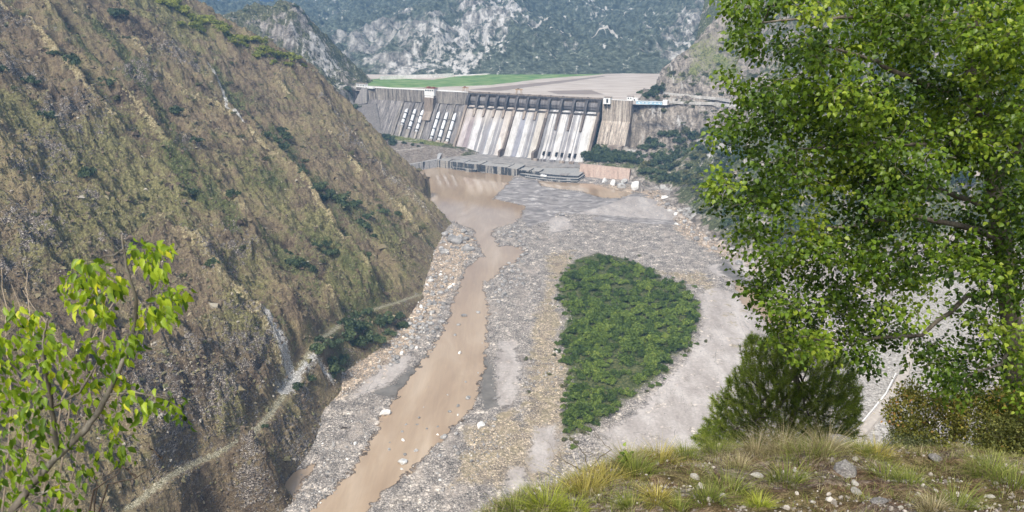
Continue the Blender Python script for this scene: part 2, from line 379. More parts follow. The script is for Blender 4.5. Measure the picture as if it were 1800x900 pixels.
ISLAND = [[(985, 490), (1010, 460), (1050, 446), (1100, 458), (1150, 476), (1162, 494), (1202, 500), (1227, 530), (1230, 560), (1216, 596), (1190, 626), (1160, 666), (1112, 702), (1060, 742), (1020, 764), (998, 772), (990, 740), (998, 690), (1002, 650), (984, 600), (998, 560), (980, 530)]]
DRY = [[(960, 450), (1010, 440), (1000, 470), (975, 500), (975, 540), (990, 560), (975, 600), (1000, 640), (995, 700), (985, 780), (1000, 800), (960, 850), (930, 850), (880, 800), (920, 740), (930, 650), (940, 560), (965, 500)],
       [(1160, 480), (1230, 480), (1300, 540), (1330, 600), (1300, 640), (1280, 560), (1240, 505), (1205, 500)], [(820, 760), (900, 720), (960, 800), (880, 860), (800, 850)]]
BANK = [[(1120, 335), (1160, 335), (1200, 365), (1230, 395), (1290, 430), (1340, 470), (1320, 490), (1260, 450), (1190, 410), (1175, 380), (1140, 350)], [(1040, 325), (1100, 325), (1130, 340), (1080, 338)],
        [(755, 430), (800, 400), (835, 420), (830, 450), (800, 500), (740, 590), (700, 640), (620, 690), (560, 720), (590, 650), (700, 570), (750, 490)]]
QUARRY = [[(1480, 640), (1560, 530), (1640, 490), (1720, 500), (1700, 600), (1640, 720), (1520, 790), (1480, 720)]]
def zn(X, Y, polys, amp=0, sc=9., seed=5):
    s = zone(X, Y, polys)
    if amp: s = s+amp*fbm(X/sc, Y/sc, 3, seed)
    return s
def bed_z(X, Y, full=False):
    X = np.asarray(X, float); Y = np.asarray(Y, float)
    w = zn(X, Y, WATER, 3.4, 9.)+1.2*fbm(X/2.6, Y/2.6, 2, 6); sand = zone(X, Y, SAND); mud = zone(X, Y, MUD); sa = np.maximum(sand, mud); si = zone(X, Y, SILT); isl = zone(X, Y, ISLAND)
    z = 1.1+.5*fbm(X/28, Y/28, 3, 3)+.35*fbm(X/5, Y/5, 3, 8)+.22*fbm(X/1.7, Y/1.7, 2, 19)
    z = np.maximum(z, .3)
    z = z+(.55+.15*fbm(X/30, Y/30, 2, 5)-z)*sstep(-2, 3, sa); z = z+(.3-z)*sstep(-2, 2, si)
    z = z+2.2*sstep(-6, 14, isl)
    z = z*sstep(.4, -7., w)+.05*(w < .4)-1.6*sstep(-.2, 5., w)
    z = z+3.5*sstep(300, 420, X)*sstep(1000, 800, Y)
    return (z, w, sa, si, isl, sand, mud) if full else z

def build_river():
    X, Y = polar(-.46, 1.02, 1080, 270, 1330, 820)
    z, w, sa, si, isl, sand, mud = bed_z(X, Y, True)
    keep = None
    at = dict(water=w, sand=sand, mud=mud, silt=si, island=isl, dry=zone(X, Y, DRY), bank=zone(X, Y, BANK), quarry=zone(X, Y, QUARRY))
    grid_obj('riverbed', X, Y, z, keep, at, mat_riverbed())
    P = [(-260, 240), (60, 240), (230, 560), (330, 700), (420, 1000), (300, 1300), (-250, 1420), (-300, 1300), (-330, 600)]
    o = link('river', make_mesh('river', [(a, b, 0) for a, b in P], [tuple(range(len(P)))], None, False, mat_water())); o['kind'] = 'structure'
    # everything beyond: one wide sheet of earth under the whole valley
    n = NT('valley_earth'); m = n.surf(n.ramp(n.noise(.01, 4), [(.3, (.10, .085, .06)), (.7, (.17, .15, .11))]), .95)
    o = link('ground', make_mesh('ground', [(-6000, -3000, -7), (6000, -3000, -7), (6000, 9000, -7), (-6000, 9000, -7)], [(0, 1, 2, 3)], None, False, m)); o['kind'] = 'structure'

# ------------------------------------------------------------------ the dry hillside left of the river
def _left_base():
    P = []
    for px, py in [(380, 930), (440, 912), (500, 858), (556, 775), (574, 720), (600, 664), (660, 622), (716, 566), (752, 492), (768, 440), (790, 400)]:
        P.append(at_z(px, py, 0.)); x, y, z = P[-1]
        P.append((x+14, y-3, -9))
    P += [(-170, 300, 0), (-185, 230, 0), (-150, 270, -10)]
    for px, py in [(722, 318), (745, 340), (770, 362), (792, 384), (808, 400)]: P.append(at_z(px, py, -4.))
    for px, py, Y in [(742, 352, 955), (700, 316, 985), (660, 272, 1010), (622, 228, 1035), (590, 184, 1055), (562, 146, 1075), (545, 120, 1090), (520, 108, 1110), (470, 84, 1130), (400, 52, 1150), (340, 22, 1180), (300, 0, 1200), (200, -60, 1230), (0, -150, 1200)]:
        p = at_y(px, py, Y); P.append(p)
        P.append((p[0]+35, p[1]+110, max(-8, p[2]*.55-12)))
    for px in (-120, 0, 150, 300, 450, 560, 650):
        xf = np.interp(px, [0, 650], [142, 96])
        for py in range(40, 900, 110):
            top = np.interp(px, [0, 300, 545, 620, 700, 790], [-120, 0, 120, 228, 316, 400])
            bot = np.interp(px, [0, 380, 470, 560, 720], [980, 905, 850, 690, 545])
            if py < top+70 or py > bot-50: continue
            d = ray(px, py); t = (ZC+.8*xf)/(-d[2]-.8*d[0])         # meets the plane z = .8 (-x - xf)
            if t > 0: P.append(np.array([0, 0, ZC])+d*t)
    return tps(P, 2e-4)
HLb = _left_base()
def trace(f, pts):
    r = [hit(f, a, b) for a, b in pts]; return np.array([p for p in r if p is not None])
STRAW = [[(60, 0), (110, 60), (160, 110), (200, 165), (240, 212), (270, 252), (310, 292), (350, 332), (400, 382), (440, 425)], [(0, 8), (40, 55), (70, 85), (120, 140), (170, 200), (215, 245)],
    [(245, 95), (290, 150), (330, 182), (380, 204), (430, 240), (475, 283), (505, 312), (545, 350), (585, 405), (620, 450), (650, 500)], [(110, 0), (150, 38), (172, 52)], [(500, 172), (560, 232), (605, 282), (655, 335), (705, 385), (750, 432)],
    [(300, 420), (360, 472), (405, 522), (445, 562), (480, 590)], [(420, 402), (470, 442), (520, 482), (562, 522), (600, 560)], [(430, 560), (470, 600), (490, 640)]]
EDGE = [[(572, 185), (600, 215), (640, 262), (690, 320), (730, 358), (775, 398)]]
GULLY = [[(165, 40), (210, 90), (262, 168), (300, 228), (342, 300), (385, 380), (420, 430)], [(480, 235), (505, 268), (545, 322), (600, 372), (640, 410)], [(380, 130), (420, 190), (470, 235)], [(100, 30), (140, 90), (200, 150), (240, 190)], [(310, 300), (350, 370), (400, 400)], [(470, 440), (520, 490), (560, 500)]]
PALEL = [[(368, 118), (385, 150), (400, 180), (398, 192), (415, 205), (440, 232), (465, 258)], [(480, 592), (496, 620), (508, 650), (520, 672), (500, 690)], [(520, 668), (545, 645), (556, 640), (580, 665)]]
TRACK = [[(225, 895), (290, 846), (350, 815), (400, 790), (440, 770), (475, 730), (500, 695), (520, 670), (532, 640), (560, 600), (600, 572), (650, 548), (700, 532), (735, 520)]]
ROCKS = [(20, 140, 60), (90, 260, 45), (130, 215, 50), (60, 400, 50), (70, 445, 45), (320, 110, 40), (250, 140, 35), (300, 700, 95), (380, 690, 95), (430, 620, 70), (350, 620, 60), (250, 690, 80), (300, 780, 70), (440, 830, 60), (520, 780, 60), (450, 860, 60), (420, 450, 40), (390, 480, 40), (30, 60, 40), (60, 305, 40), (620, 250, 25), (660, 290, 22), (200, 440, 30), (160, 350, 35), (540, 720, 40), (330, 260, 26), (20, 480, 40)]
GRASSY = [(260, 340, 120), (330, 310, 80), (150, 420, 90), (200, 270, 60), (420, 470, 60), (440, 560, 50), (640, 500, 70), (600, 470, 60), (680, 430, 50), (470, 330, 60), (30, 200, 50), (300, 30, 60), (560, 420, 60), (400, 730, 40), (120, 280, 70), (620, 540, 60)]
ST = [trace(HLb, p) for p in STRAW]; ED = [trace(HLb, p) for p in EDGE]; GU = [trace(HLb, p) for p in GULLY]; PL = [trace(HLb, p) for p in PALEL]; TK = [trace(HLb, p) for p in TRACK]
def lines(X, Y, L, w):
    X = np.asarray(X, float); Y = np.asarray(Y, float); d = np.full(X.shape, 1e4)
    for p in L:
        if len(p) < 2: continue
        k = boxed(X, Y, p, 3.2*w)
        if k.any(): d[k] = np.minimum(d[k], seg_dist(X[k], Y[k], p, False))
    return np.exp(-(d/w)**2)
def spots(f, X, Y, L):
    X = np.asarray(X, float); Y = np.asarray(Y, float); s = np.zeros(X.shape)
    for px, py, r in L:
        h = hit(f, px, py)
        if h is None: continue
        rr = r*h[1]/FPX*1.05; k = boxed(X, Y, [h], 4*rr)
        if k.any(): s[k] = np.maximum(s[k], np.exp(-(((X[k]-h[0])/rr)**2+((Y[k]-h[1])/(rr*1.5))**2)))
    return s
_p = ST[0]; _dir = _p[-1][:2]-_p[0][:2]; _dir = _dir/np.linalg.norm(_dir)
DIPROT = math.atan2(_dir[0], _dir[1])
SPS = 1. if (_dir[1]*1.-_dir[0]*0.) < 0 else -1.      # which side of a spur looks away from the camera
def HL(X, Y, full=False):
    X = np.asarray(X, float); Y = np.asarray(Y, float)
    b = HLb(X, Y); q = sstep(0, 22, b)
    e = X*_dir[0]+Y*_dir[1]; n = X*_dir[1]-Y*_dir[0]
    wx = n+9*fbm(X/60, Y/60, 2, 31)
    st = lines(X, Y, ST, 5.2); gu = lines(X, Y, GU, 10.); ed = lines(X, Y, ED, 7.)
    z = b+q*(9*ridged(wx/56, e/170, 3, 41)-9.5+3.4*ridged(wx/17, e/48, 4, 43, .55)+3.*fbm(X/9, Y/9, 4, 47)+4.5*st+1.5*ed-5*gu)
    steep = np.zeros(X.shape)
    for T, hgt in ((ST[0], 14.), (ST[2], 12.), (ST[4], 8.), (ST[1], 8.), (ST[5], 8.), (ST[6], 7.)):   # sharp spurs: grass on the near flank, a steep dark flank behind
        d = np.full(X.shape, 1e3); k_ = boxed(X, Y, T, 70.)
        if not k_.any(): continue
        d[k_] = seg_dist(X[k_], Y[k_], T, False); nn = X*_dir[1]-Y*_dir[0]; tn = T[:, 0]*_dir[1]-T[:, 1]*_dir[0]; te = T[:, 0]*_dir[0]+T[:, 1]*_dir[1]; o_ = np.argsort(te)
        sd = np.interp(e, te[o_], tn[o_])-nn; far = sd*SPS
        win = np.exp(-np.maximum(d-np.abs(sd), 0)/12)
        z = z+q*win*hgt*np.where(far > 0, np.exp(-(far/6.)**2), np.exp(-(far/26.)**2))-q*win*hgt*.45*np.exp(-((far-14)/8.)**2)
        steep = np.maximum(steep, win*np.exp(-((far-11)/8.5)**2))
    tk = lines(X, Y, TK, 2.8); bl = sstep(2, 14, b)*(1-lines(X, Y, TK, 20.))*spots(HLb, X, Y, [(540, 790, 40), (470, 850, 55), (380, 860, 55), (525, 735, 35), (550, 700, 25)])
    rk = spots(HLb, X, Y, ROCKS); r2 = np.clip(rk+.5*fbm(X/25, Y/25, 3, 51)-.05, 0, 1)
    tt = b/11.+.55*fbm(X/40, Y/40, 3, 65); fr = tt-np.floor(tt); ledge = sstep(0, .22, fr)-fr      # rock bands: short cliffs between sloping benches
    z = z+q*(2.2+6.*np.clip(r2, 0, .8))*ledge*sstep(-.35, .25, fbm(X/34, Y/34, 3, 67))
    z = z+q*(r2*(3.*ridged(X/9, Y/7, 4, 53, .6)+.8)+1.*ridged(X/2.8, Y/2.8, 3, 57))+bl*(3.2*ridged(X/18, Y/18, 4, 59, .55)+1)
    if len(TK[0]) > 2:                                      # the track lies level across the slope
        T = TK[0]; d2 = np.full(X.shape, 1e18); zt = np.zeros(X.shape)
        for i in range(len(T)-1):
            ax, ay, az = T[i]; bx, by, bz = T[i+1]; dx, dy = bx-ax, by-ay
            t = np.clip(((X-ax)*dx+(Y-ay)*dy)/(dx*dx+dy*dy+1e-9), 0, 1); dd = (X-ax-t*dx)**2+(Y-ay-t*dy)**2
            m = dd < d2; d2 = np.where(m, dd, d2); zt = np.where(m, az+t*(bz-az), zt)
        k = np.exp(-(np.sqrt(d2)/6.5)**4); z = z+(zt+.5-z)*k*.92
    pool = zone(X, Y, [WATER[0]], 12.); z = z+(-4-z)*sstep(-11, 2, pool)*(z < 30)
    if not full: return z
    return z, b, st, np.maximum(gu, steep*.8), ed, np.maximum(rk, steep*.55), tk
def build_left():
    Y, X = np.meshgrid(np.geomspace(230, 1340, 900), np.concatenate([np.linspace(-1.45, -.76, 150), np.linspace(-.759, -.035, 690)]), indexing='ij'); X = X*Y
    z, b, st, gu, ed, rk, tk = HL(X, Y, True)
    keep = (z > -6)
    gr = spots(HLb, X, Y, GRASSY); pl = np.maximum(np.maximum(lines(X, Y, PL[:1], 2.), lines(X, Y, PL[1:2], 5.5)), .75*lines(X, Y, PL[2:], 4.))
    foot = sstep(22, 4, b)
    rock = np.maximum(rk*.85, np.maximum(ed*.75, foot*.35))
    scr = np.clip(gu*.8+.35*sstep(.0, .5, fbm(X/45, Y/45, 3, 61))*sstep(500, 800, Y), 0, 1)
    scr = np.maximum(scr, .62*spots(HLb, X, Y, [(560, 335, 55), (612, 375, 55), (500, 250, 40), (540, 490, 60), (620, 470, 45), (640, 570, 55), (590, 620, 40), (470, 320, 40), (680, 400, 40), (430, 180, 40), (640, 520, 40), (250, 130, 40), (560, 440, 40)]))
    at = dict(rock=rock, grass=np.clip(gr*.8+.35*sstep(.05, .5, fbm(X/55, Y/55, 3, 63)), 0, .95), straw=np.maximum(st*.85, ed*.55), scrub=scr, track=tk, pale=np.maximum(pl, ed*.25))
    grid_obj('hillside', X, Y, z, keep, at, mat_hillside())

# ------------------------------------------------------------------ rocky hill beside the dam, right slope, far mountains, reservoir
def tps_px(L, lam=1e-4):
    return tps([at_y(a, b, c) if len(t) == 0 else (a, b, c) for a, b, c, *t in L], lam)
W3 = 'w'                                                     # marks a control point given in metres
HPb = tps_px([(405, 46, 1720), (430, 20, 1700), (470, 15, 1690), (525, 18, 1690), (548, 48, 1690), (566, 74, 1680), (592, 112, 1660), (612, 136, 1640), (628, 150, 1610),
    (480, 60, 1600), (520, 70, 1600), (450, 90, 1540), (500, 110, 1540), (560, 120, 1590), (580, 150, 1540), (540, 150, 1480), (600, 170, 1540), (625, 178, 1560), (600, 220, 1450), (630, 200, 1500), (640, 236, 1470), (660, 250, 1440), (690, 256, 1420), (640, 270, 1380), (700, 270, 1390), (660, 290, 1300), (620, 280, 1300), (690, 300, 1262), (650, 300, 1240),
    (-420, 1250, 40, W3), (-330, 1250, 5, W3), (-500, 1300, 90, W3), (-620, 1500, 200, W3), (-620, 1700, 240, W3), (-500, 1850, 180, W3), (-380, 1760, 150, W3), (-340, 1680, 100, W3), (-420, 1900, 100, W3), (-700, 1950, 160, W3), (-260, 1620, 92, W3), (-240, 1560, 60, W3), (-190, 1180, -12, W3), (-120, 1300, -2, W3), (-140, 1360, 12, W3), (-110, 1400, 20, W3), (-190, 1400, 27, W3), (-225, 1420, 28, W3), (-160, 1420, 27, W3)], 3e-4)
def dam_uv(X, Y):
    dx = np.asarray(X, float)-AX[0]; dy = np.asarray(Y, float)-AX[1]
    return dx*UX[0]+dy*UX[1], dx*UX[1]-dy*UX[0]
def HP(X, Y):
    z = HP0(X, Y); u, v = dam_uv(X, Y)                       # levelled garden, apron and wall foot below the dam
    n = .8*fbm(np.asarray(X)/6, np.asarray(Y)/6, 3, 78)
    G = np.minimum(27-.055*(u-110), 27)-.17*np.maximum(v-98, 0)+n*.6
    G = np.where(u < 80, np.maximum(G, np.clip(80-1.45*(v-16), 0, 76)-6), G)
    m = sstep(-26, -16, u)*sstep(275, 262, u)*sstep(-20, -12, v)*sstep(215, 175, v)
    z = z+(np.where(u > 66, G, np.minimum(z, G))-z)*m
    pool = zone(X, Y, [WATER[0]]); return np.where((pool > -6) & (v > 100), np.minimum(z, -4), z)
def HP0(X, Y):
    b = HPb(X, Y); q = sstep(60, 130, b)*.9+.1
    return b+q*(9*ridged(X/70, Y/70, 4, 71)-5+4*ridged(X/22, Y/22, 3, 73)+2.2*fbm(X/7, Y/7, 3, 75))
HRb = tps_px([(1130, 332, 1150), (1150, 346, 1110), (1186, 372, 1020), (1218, 400, 945), (1252, 425, 880), (1300, 450, 822), (1348, 480, 765), (1450, 470, 785), (1600, 452, 820), (1800, 430, 860),
    (1290, 0, 1700), (1250, 45, 1670), (1222, 78, 1640), (1180, 112, 1600), (1135, 142, 1560), (1118, 160, 1480), (1350, -70, 1700), (1500, -180, 1500), (1800, -300, 1300),
    (1180, 179, 1385), (1280, 184, 1340), (1240, 155, 1440), (1180, 155, 1450), (1240, 120, 1540), (1300, 90, 1560), (1120, 180, 1395), (1116, 210, 1370), (1112, 250, 1325), (1180, 240, 1330), (1180, 205, 1365), (1280, 230, 1270), (1200, 275, 1230), (1250, 260, 1170), (1150, 300, 1210), (1250, 325, 1050), (1300, 300, 1040), (1300, 380, 900), (1400, 380, 900), (1400, 200, 1180), (1500, 300, 980), (1500, 100, 1300), (1650, 250, 1000), (1700, 50, 1200), (1800, 150, 1000), (1120, 288, 1250), (1060, 268, 1290), (1100, 272, 1280),
    (700, 1700, 420, W3), (600, 1950, 420, W3), (520, 1900, 260, W3), (420, 1750, 160, W3), (330, 1650, 90, W3), (260, 1480, 80, W3), (230, 1130, -8, W3), (190, 1180, -6, W3), (150, 1225, -4, W3), (260, 820, -8, W3), (300, 740, -8, W3), (120, 1262, 10, W3), (560, 640, 0, W3), (500, 700, -3, W3), (400, 700, -6, W3), (110, 1290, 6, W3)], 3e-4)
def HR(X, Y):
    z = HR0(X, Y); u, v = dam_uv(X, Y)
    lim = np.where(u < 514, 4., np.where(v < 38, 20., np.where(v < 146, np.interp(v, [38, 60, 146], [38, 26, 15]), np.interp(v, [146, 153, 170], [15, 1, -2]))))+1.5*fbm(np.asarray(X)/8, np.asarray(Y)/8, 3, 88)*(u > 514)
    m = sstep(612, 590, u)*(v > -14)
    return np.where(v < -5, np.where(u < 571, np.minimum(z, 100), z), z+(np.minimum(z, lim)-z)*m)
def HR0(X, Y):
    b = HRb(X, Y); q = sstep(4, 50, b)*.9+.1
    return b+q*(7*ridged(X/60, Y/60, 4, 81)-4+3.2*ridged(X/20, Y/20, 3, 83)+1.6*fbm(X/6, Y/6, 3, 85))
def build_far():
    X, Y = polar(-.62, -.045, 460, 1190, 2000, 420); z = HP(X, Y); b = HPb(X, Y)
    rock = .2+.4*np.clip(fbm(X/60, Y/60, 3, 5), 0, 1)+.2*spots(HPb2, X, Y, [(480, 70, 40), (520, 60, 40), (600, 130, 30)]); pale = .62*spots(HPb2, X, Y, [(560, 100, 26), (552, 80, 16), (575, 130, 20), (520, 65, 12), (590, 115, 14), (620, 215, 10)])+.2*lines(X, Y, [trace(HPb2, [(560, 70), (575, 110), (600, 150)])], 8)
    U_, V_ = dam_uv(X, Y); DT = sstep(60, 75, U_)*sstep(290, 270, U_)*sstep(88, 100, V_)*sstep(-40, 0, V_)+.0*X; gard = sstep(66, 80, U_)*sstep(235, 215, U_)*sstep(104, 94, V_)*sstep(30, 44, V_)
    grid_obj('rocky_hill', X, Y, z, (z > -9), dict(rock=rock, pale=pale, meadow=np.maximum(.6*spots(HPb2, X, Y, [(610, 190, 20), (640, 235, 18)]), .9*gard), track=lines(X, Y, [trace(_Shift(HP, 1200), q) for q in [[(570, 151), (600, 151), (625, 152)], [(600, 184), (620, 182), (645, 182)], [(690, 266), (715, 263), (745, 259)], [(640, 250), (670, 260), (692, 266)], [(690, 252), (720, 247), (750, 245)]]], 1.6), dirt=DT), mat_far('rocky_hill', (.19, .17, .15), (.085, .086, .046), 2.2))
    X, Y = polar(.06, 1.15, 640, 590, 2100, 560); z = HR(X, Y); b = HRb(X, Y)
    keep = (z > -9)
    HRf = _Shift(HR, 600)
    rd = [trace(HRf, p) for p in [[(1135, 155), (1200, 155), (1290, 156), (1330, 158)], [(1160, 163), (1200, 167), (1240, 172), (1300, 180)], [(1172, 178), (1220, 181), (1290, 185), (1340, 188)], [(1225, 243), (1262, 252), (1290, 268), (1310, 285)], [(1246, 300), (1256, 282), (1280, 275)]]]
    track = np.maximum(.9*lines(X, Y, rd[:3], 1.8), lines(X, Y, rd[3:], 4.))
    cliff = spots(HRb2, X, Y, [(1140, 210, 40), (1200, 205, 50), (1170, 230, 30), (1110, 262, 26), (1250, 210, 50), (1130, 270, 22)])
    rock = .26+.6*cliff+.35*spots(HRb2, X, Y, [(1260, 60, 60), (1200, 120, 50), (1300, 120, 60), (1160, 140, 50), (1170, 170, 60), (1280, 165, 60)])+.5*sstep(10, 2, b)+.25*np.clip(fbm(X/40, Y/40, 3, 15), 0, 1)
    pale = .45*spots(HRb2, X, Y, [(1110, 265, 14), (1130, 275, 10), (1240, 285, 14), (1215, 150, 12), (1150, 200, 12), (1195, 225, 12), (1160, 340, 20), (1210, 375, 22)])+.12*sstep(9, 1, b)
    grid_obj('slope', X, Y, z, keep, dict(rock=rock, pale=pale, meadow=.6*spots(HRb2, X, Y, [(1240, 100, 50), (1290, 80, 40), (1270, 130, 40)])+.35*sstep(.1, .6, fbm(X/50, Y/50, 3, 25)), track=track, dirt=0*X), mat_far('slope', (.215, .185, .155), (.085, .092, .044), 2.6))
    # mountain behind the reservoir, and the bluer range beyond it
    HM = tps_px([(400, 135, 2000), (540, 133, 1980), (640, 129, 1960), (760, 129, 1950), (900, 127, 1960), (1000, 126, 1970), (1100, 126, 1990), (1200, 124, 2000), (1300, 124, 2110),
        (540, 78, 2510), (600, 60, 2670), (700, 26, 2870), (780, 0, 3010), (850, -70, 3210), (720, 80, 2210), (800, 60, 2310), (850, 20, 2570), (900, 60, 2370), (1000, 80, 2410), (950, 20, 2810), (1050, 30, 2850), (1100, 80, 2450), (1150, 40, 2670), (1200, 90, 2170), (1230, 40, 2410), (1262, 0, 2610), (1300, -60, 2810), (1000, -100, 3410), (1150, -80, 3310),
        (1500, -150, 2810), (-1300, 3000, 250, W3), (-1100, 3500, 230, W3), (-500, 3900, 360, W3), (900, 4100, 800, W3), (0, 3900, 760, W3), (1500, 3500, 600, W3), (-900, 2100, 100, W3), (-500, 1900, 60, W3), (0, 1850, 60, W3), (500, 1850, 60, W3)], 5e-4)
    X, Y = polar(-.48, .5, 640, 1860, 4100, 560); b = HM(X, Y); q = sstep(104, 160, b)
    z = b+q*(34*ridged(X/260, Y/260, 4, 91)-18+11*ridged(X/70, Y/70, 3, 93)+4*fbm(X/17, Y/17, 3, 95))
    F2 = HM
    S = lambda L: spots_far(F2, X, Y, L)
    rock = .05+.5*S([(760, 70, 70), (850, 40, 70), (700, 110, 50), (640, 80, 60), (1215, 60, 50), (1240, 30, 40), (600, 110, 40), (1180, 100, 30), (680, 60, 40)])+.25*np.clip(fbm(X/120, Y/120, 3, 97), 0, 1)
    pale = .58*S([(800, 80, 50), (840, 60, 42), (770, 100, 42), (885, 25, 40), (740, 112, 28), (820, 108, 38), (850, 30, 30), (700, 118, 20)])+.30*S([(1215, 70, 40), (1240, 40, 30), (1195, 95, 18), (1040, 20, 16), (1045, 35, 12), (950, 50, 8), (975, 46, 10), (725, 40, 16)])
    td = [trace2(F2, p) for p in [[(900, 60), (950, 56), (985, 46), (1010, 40)], [(930, 60), (1000, 66), (1080, 70), (1160, 72)]]]
    grid_obj('mountain', X, Y, z, z > 96, dict(rock=rock, pale=pale, meadow=.3*S([(660, 20, 40), (600, 30, 40), (905, 75, 20)]), track=.8*lines(X, Y, td, 4.), dirt=0*X), mat_far('mountain', (.195, .185, .17), (.066, .076, .058), .8, .5))
    X, Y = polar(-.62, .62, 420, 4700, 8200, 240)
    z = 150+.36*(Y-4700)+130*ridged(X/700, Y/700, 5, 101)+14*fbm(X/40, Y/40, 3, 103)+.12*np.abs(X)
    grid_obj('mountain_range', X, Y, z, None, dict(rock=.15+.3*np.clip(fbm(X/300, Y/300, 3, 5), 0, 1), pale=0*X+.1*sstep(.3, .6, fbm(X/90, Y/90, 3, 7)), meadow=.5*sstep(0, .5, fbm(X/200, Y/200, 3, 9)), track=0*X, dirt=0*X), mat_far('mountain_range', (.18, .18, .17), (.06, .075, .06), .5, .5))
    # silted reservoir behind the crest
    X, Y = polar(-.30, .36, 300, 1370, 2100, 160)
    u = (X-AX[0])*UX[0]+(Y-AX[1])*UX[1]; v = -((X-AX[0])*UX[1]*-1+(Y-AX[1])*UX[0]*1)
    d = (X-AX[0])*.38724+(Y-AX[1])*.92198
    zz = 104+0*X+.2*fbm(X/20, Y/20, 2, 9)
    def zp(polys):
        s = np.full(X.shape, -60.)
        for p in polys: s = np.maximum(s, sdist(X, Y, poly_z(p, 104.)))
        return s
    green = zp([[(636, 140), (680, 137), (760, 140), (800, 134), (900, 128.5), (1000, 126.5), (1090, 126.5), (1060, 131), (960, 138), (860, 150), (760, 153.5), (690, 154), (640, 150)]])
    dark = zp([[(820, 158), (900, 150), (1000, 140), (1060, 133), (1064, 134.5), (1000, 144), (930, 153), (880, 160)], [(960, 160), (1040, 158), (1060, 166), (980, 166)]])
    a = NT('reservoir_silt'); md = a.noise(.03, 4, a.mapv((.5, 2., 1), rot=(0, 0, .3))); fn = a.noise(.2, 3)
    col = a.ramp(md, [(.3, (.30, .255, .22)), (.5, (.40, .345, .30)), (.7, (.48, .43, .39))])
    col = a.mix(a.ss(a.math('ADD', a.attr('dark'), a.math('MULTIPLY', a.math('SUBTRACT', md, .5), 14.)), -3, 4), col, (.22, .18, .155))
    col = a.mix(a.ss(a.math('ADD', a.attr('green'), a.math('MULTIPLY', a.math('SUBTRACT', md, .5), 40.)), -4, 8), col, a.ramp(a.noise(.05, 4, a.mapv((.6, 1.5, 1))), [(.36, (.075, .145, .045)), (.5, (.13, .215, .07)), (.64, (.22, .265, .12))]))
    grid_obj('reservoir_bed', X, Y, zz, d > 6, dict(green=green, dark=dark), a.surf(col, .9))
AX = at_z(640, 153, 113.); UX = (.92198, -.38724)
def far_hit(f, y0, y1): return lambda px, py: hit(f, px, py, y0, y1)
class _Shift:                                                # lets trace/spots look only at ranges beyond y0
    def __init__(s, f, y0): s.f = f; s.y0 = y0
    def __call__(s, X, Y): return np.where(np.asarray(Y) < s.y0, -1e3, s.f(X, Y))
HPb2 = _Shift(HPb, 1200); HRb2 = _Shift(HRb, 600)
_hit0 = hit
def hit(f, px, py, y0=250., y1=1400., n=1500):
    if isinstance(f, _Shift): y0, y1 = f.y0, 2200.
    return _hit0(f, px, py, y0, y1, n)
def trace2(f, pts):
    r = [_hit0(f, a, b, 1900, 4300, 1100) for a, b in pts]; return np.array([p for p in r if p is not None])
def spots_far(f, X, Y, L):
    s = np.zeros(np.shape(X))
    for px, py, r in L:
        h = _hit0(f, px, py, 1900, 4300, 1100)
        if h is None: continue
        rr = r*h[1]/FPX*1.1; s = np.maximum(s, np.exp(-(((X-h[0])/rr)**2+((Y-h[1])/(rr*1.6))**2)))
    return s
# ------------------------------------------------------------------ the dam: local x runs along the crest, local y upstream, z up
ROT = math.atan2(UX[1], UX[0])
def DW(u, v, z=0.):                                          # dam axis coordinates (v = downstream) to the world
    return np.array([AX[0]+u*UX[0]+v*UX[1], AX[1]+u*UX[1]-v*UX[0], z])
def mat_streak(name, stops, su=.22, sz=.018, rough=.85, fine=.5, bmp=.15):
    a = NT(name); s = a.noise(1., 5, a.mapv((su, su*.12, sz)), .65); f = a.noise(.35, 4, rough=.7); t = a.noise(1.3, 3, a.mapv((1, .1, .12)))
    x = a.math('ADD', a.math('MULTIPLY', s, .75), a.math('MULTIPLY', t, .25))
    c = a.mul(a.ramp(x, stops), a.ramp(f, [(.25, 1-fine*.6), (.5, 1.), (.8, 1+fine*.5)]))
    return a.surf(c, rough, a.bump(f, bmp, .6), .2)
def mat_plain(name, col, var=.25, sc=.6, rough=.85):
    a = NT(name); f = a.noise(sc, 4, rough=.65)
    return a.surf(a.mul(col, a.ramp(f, [(.3, 1-var), (.7, 1+var)])), rough, None, .2)
def mat_stain(name, base, thr=.5):
    a = NT(name); s = a.noise(1., 4, a.mapv((.16, .16, .012)), .7); f = a.noise(.4, 4, rough=.7)
    nz = a.n('ShaderNodeNewGeometry').outputs['Normal']; sx = a.n('ShaderNodeSeparateXYZ'); a.set(sx.inputs[0], nz)
    c = a.mul(base, a.ramp(f, [(.25, .62), (.5, 1.), (.8, 1.35)]))
    k = a.math('MULTIPLY', a.ss(s, thr, thr+.05), a.ss(sx.outputs[2], .6, .3))
    c = a.mix(a.math('MULTIPLY', k, .93), c, a.mix(a.ss(f, .5, .6), (.022, .026, .032), (.07, .078, .085)))
    return a.surf(c, .85, None, .2)
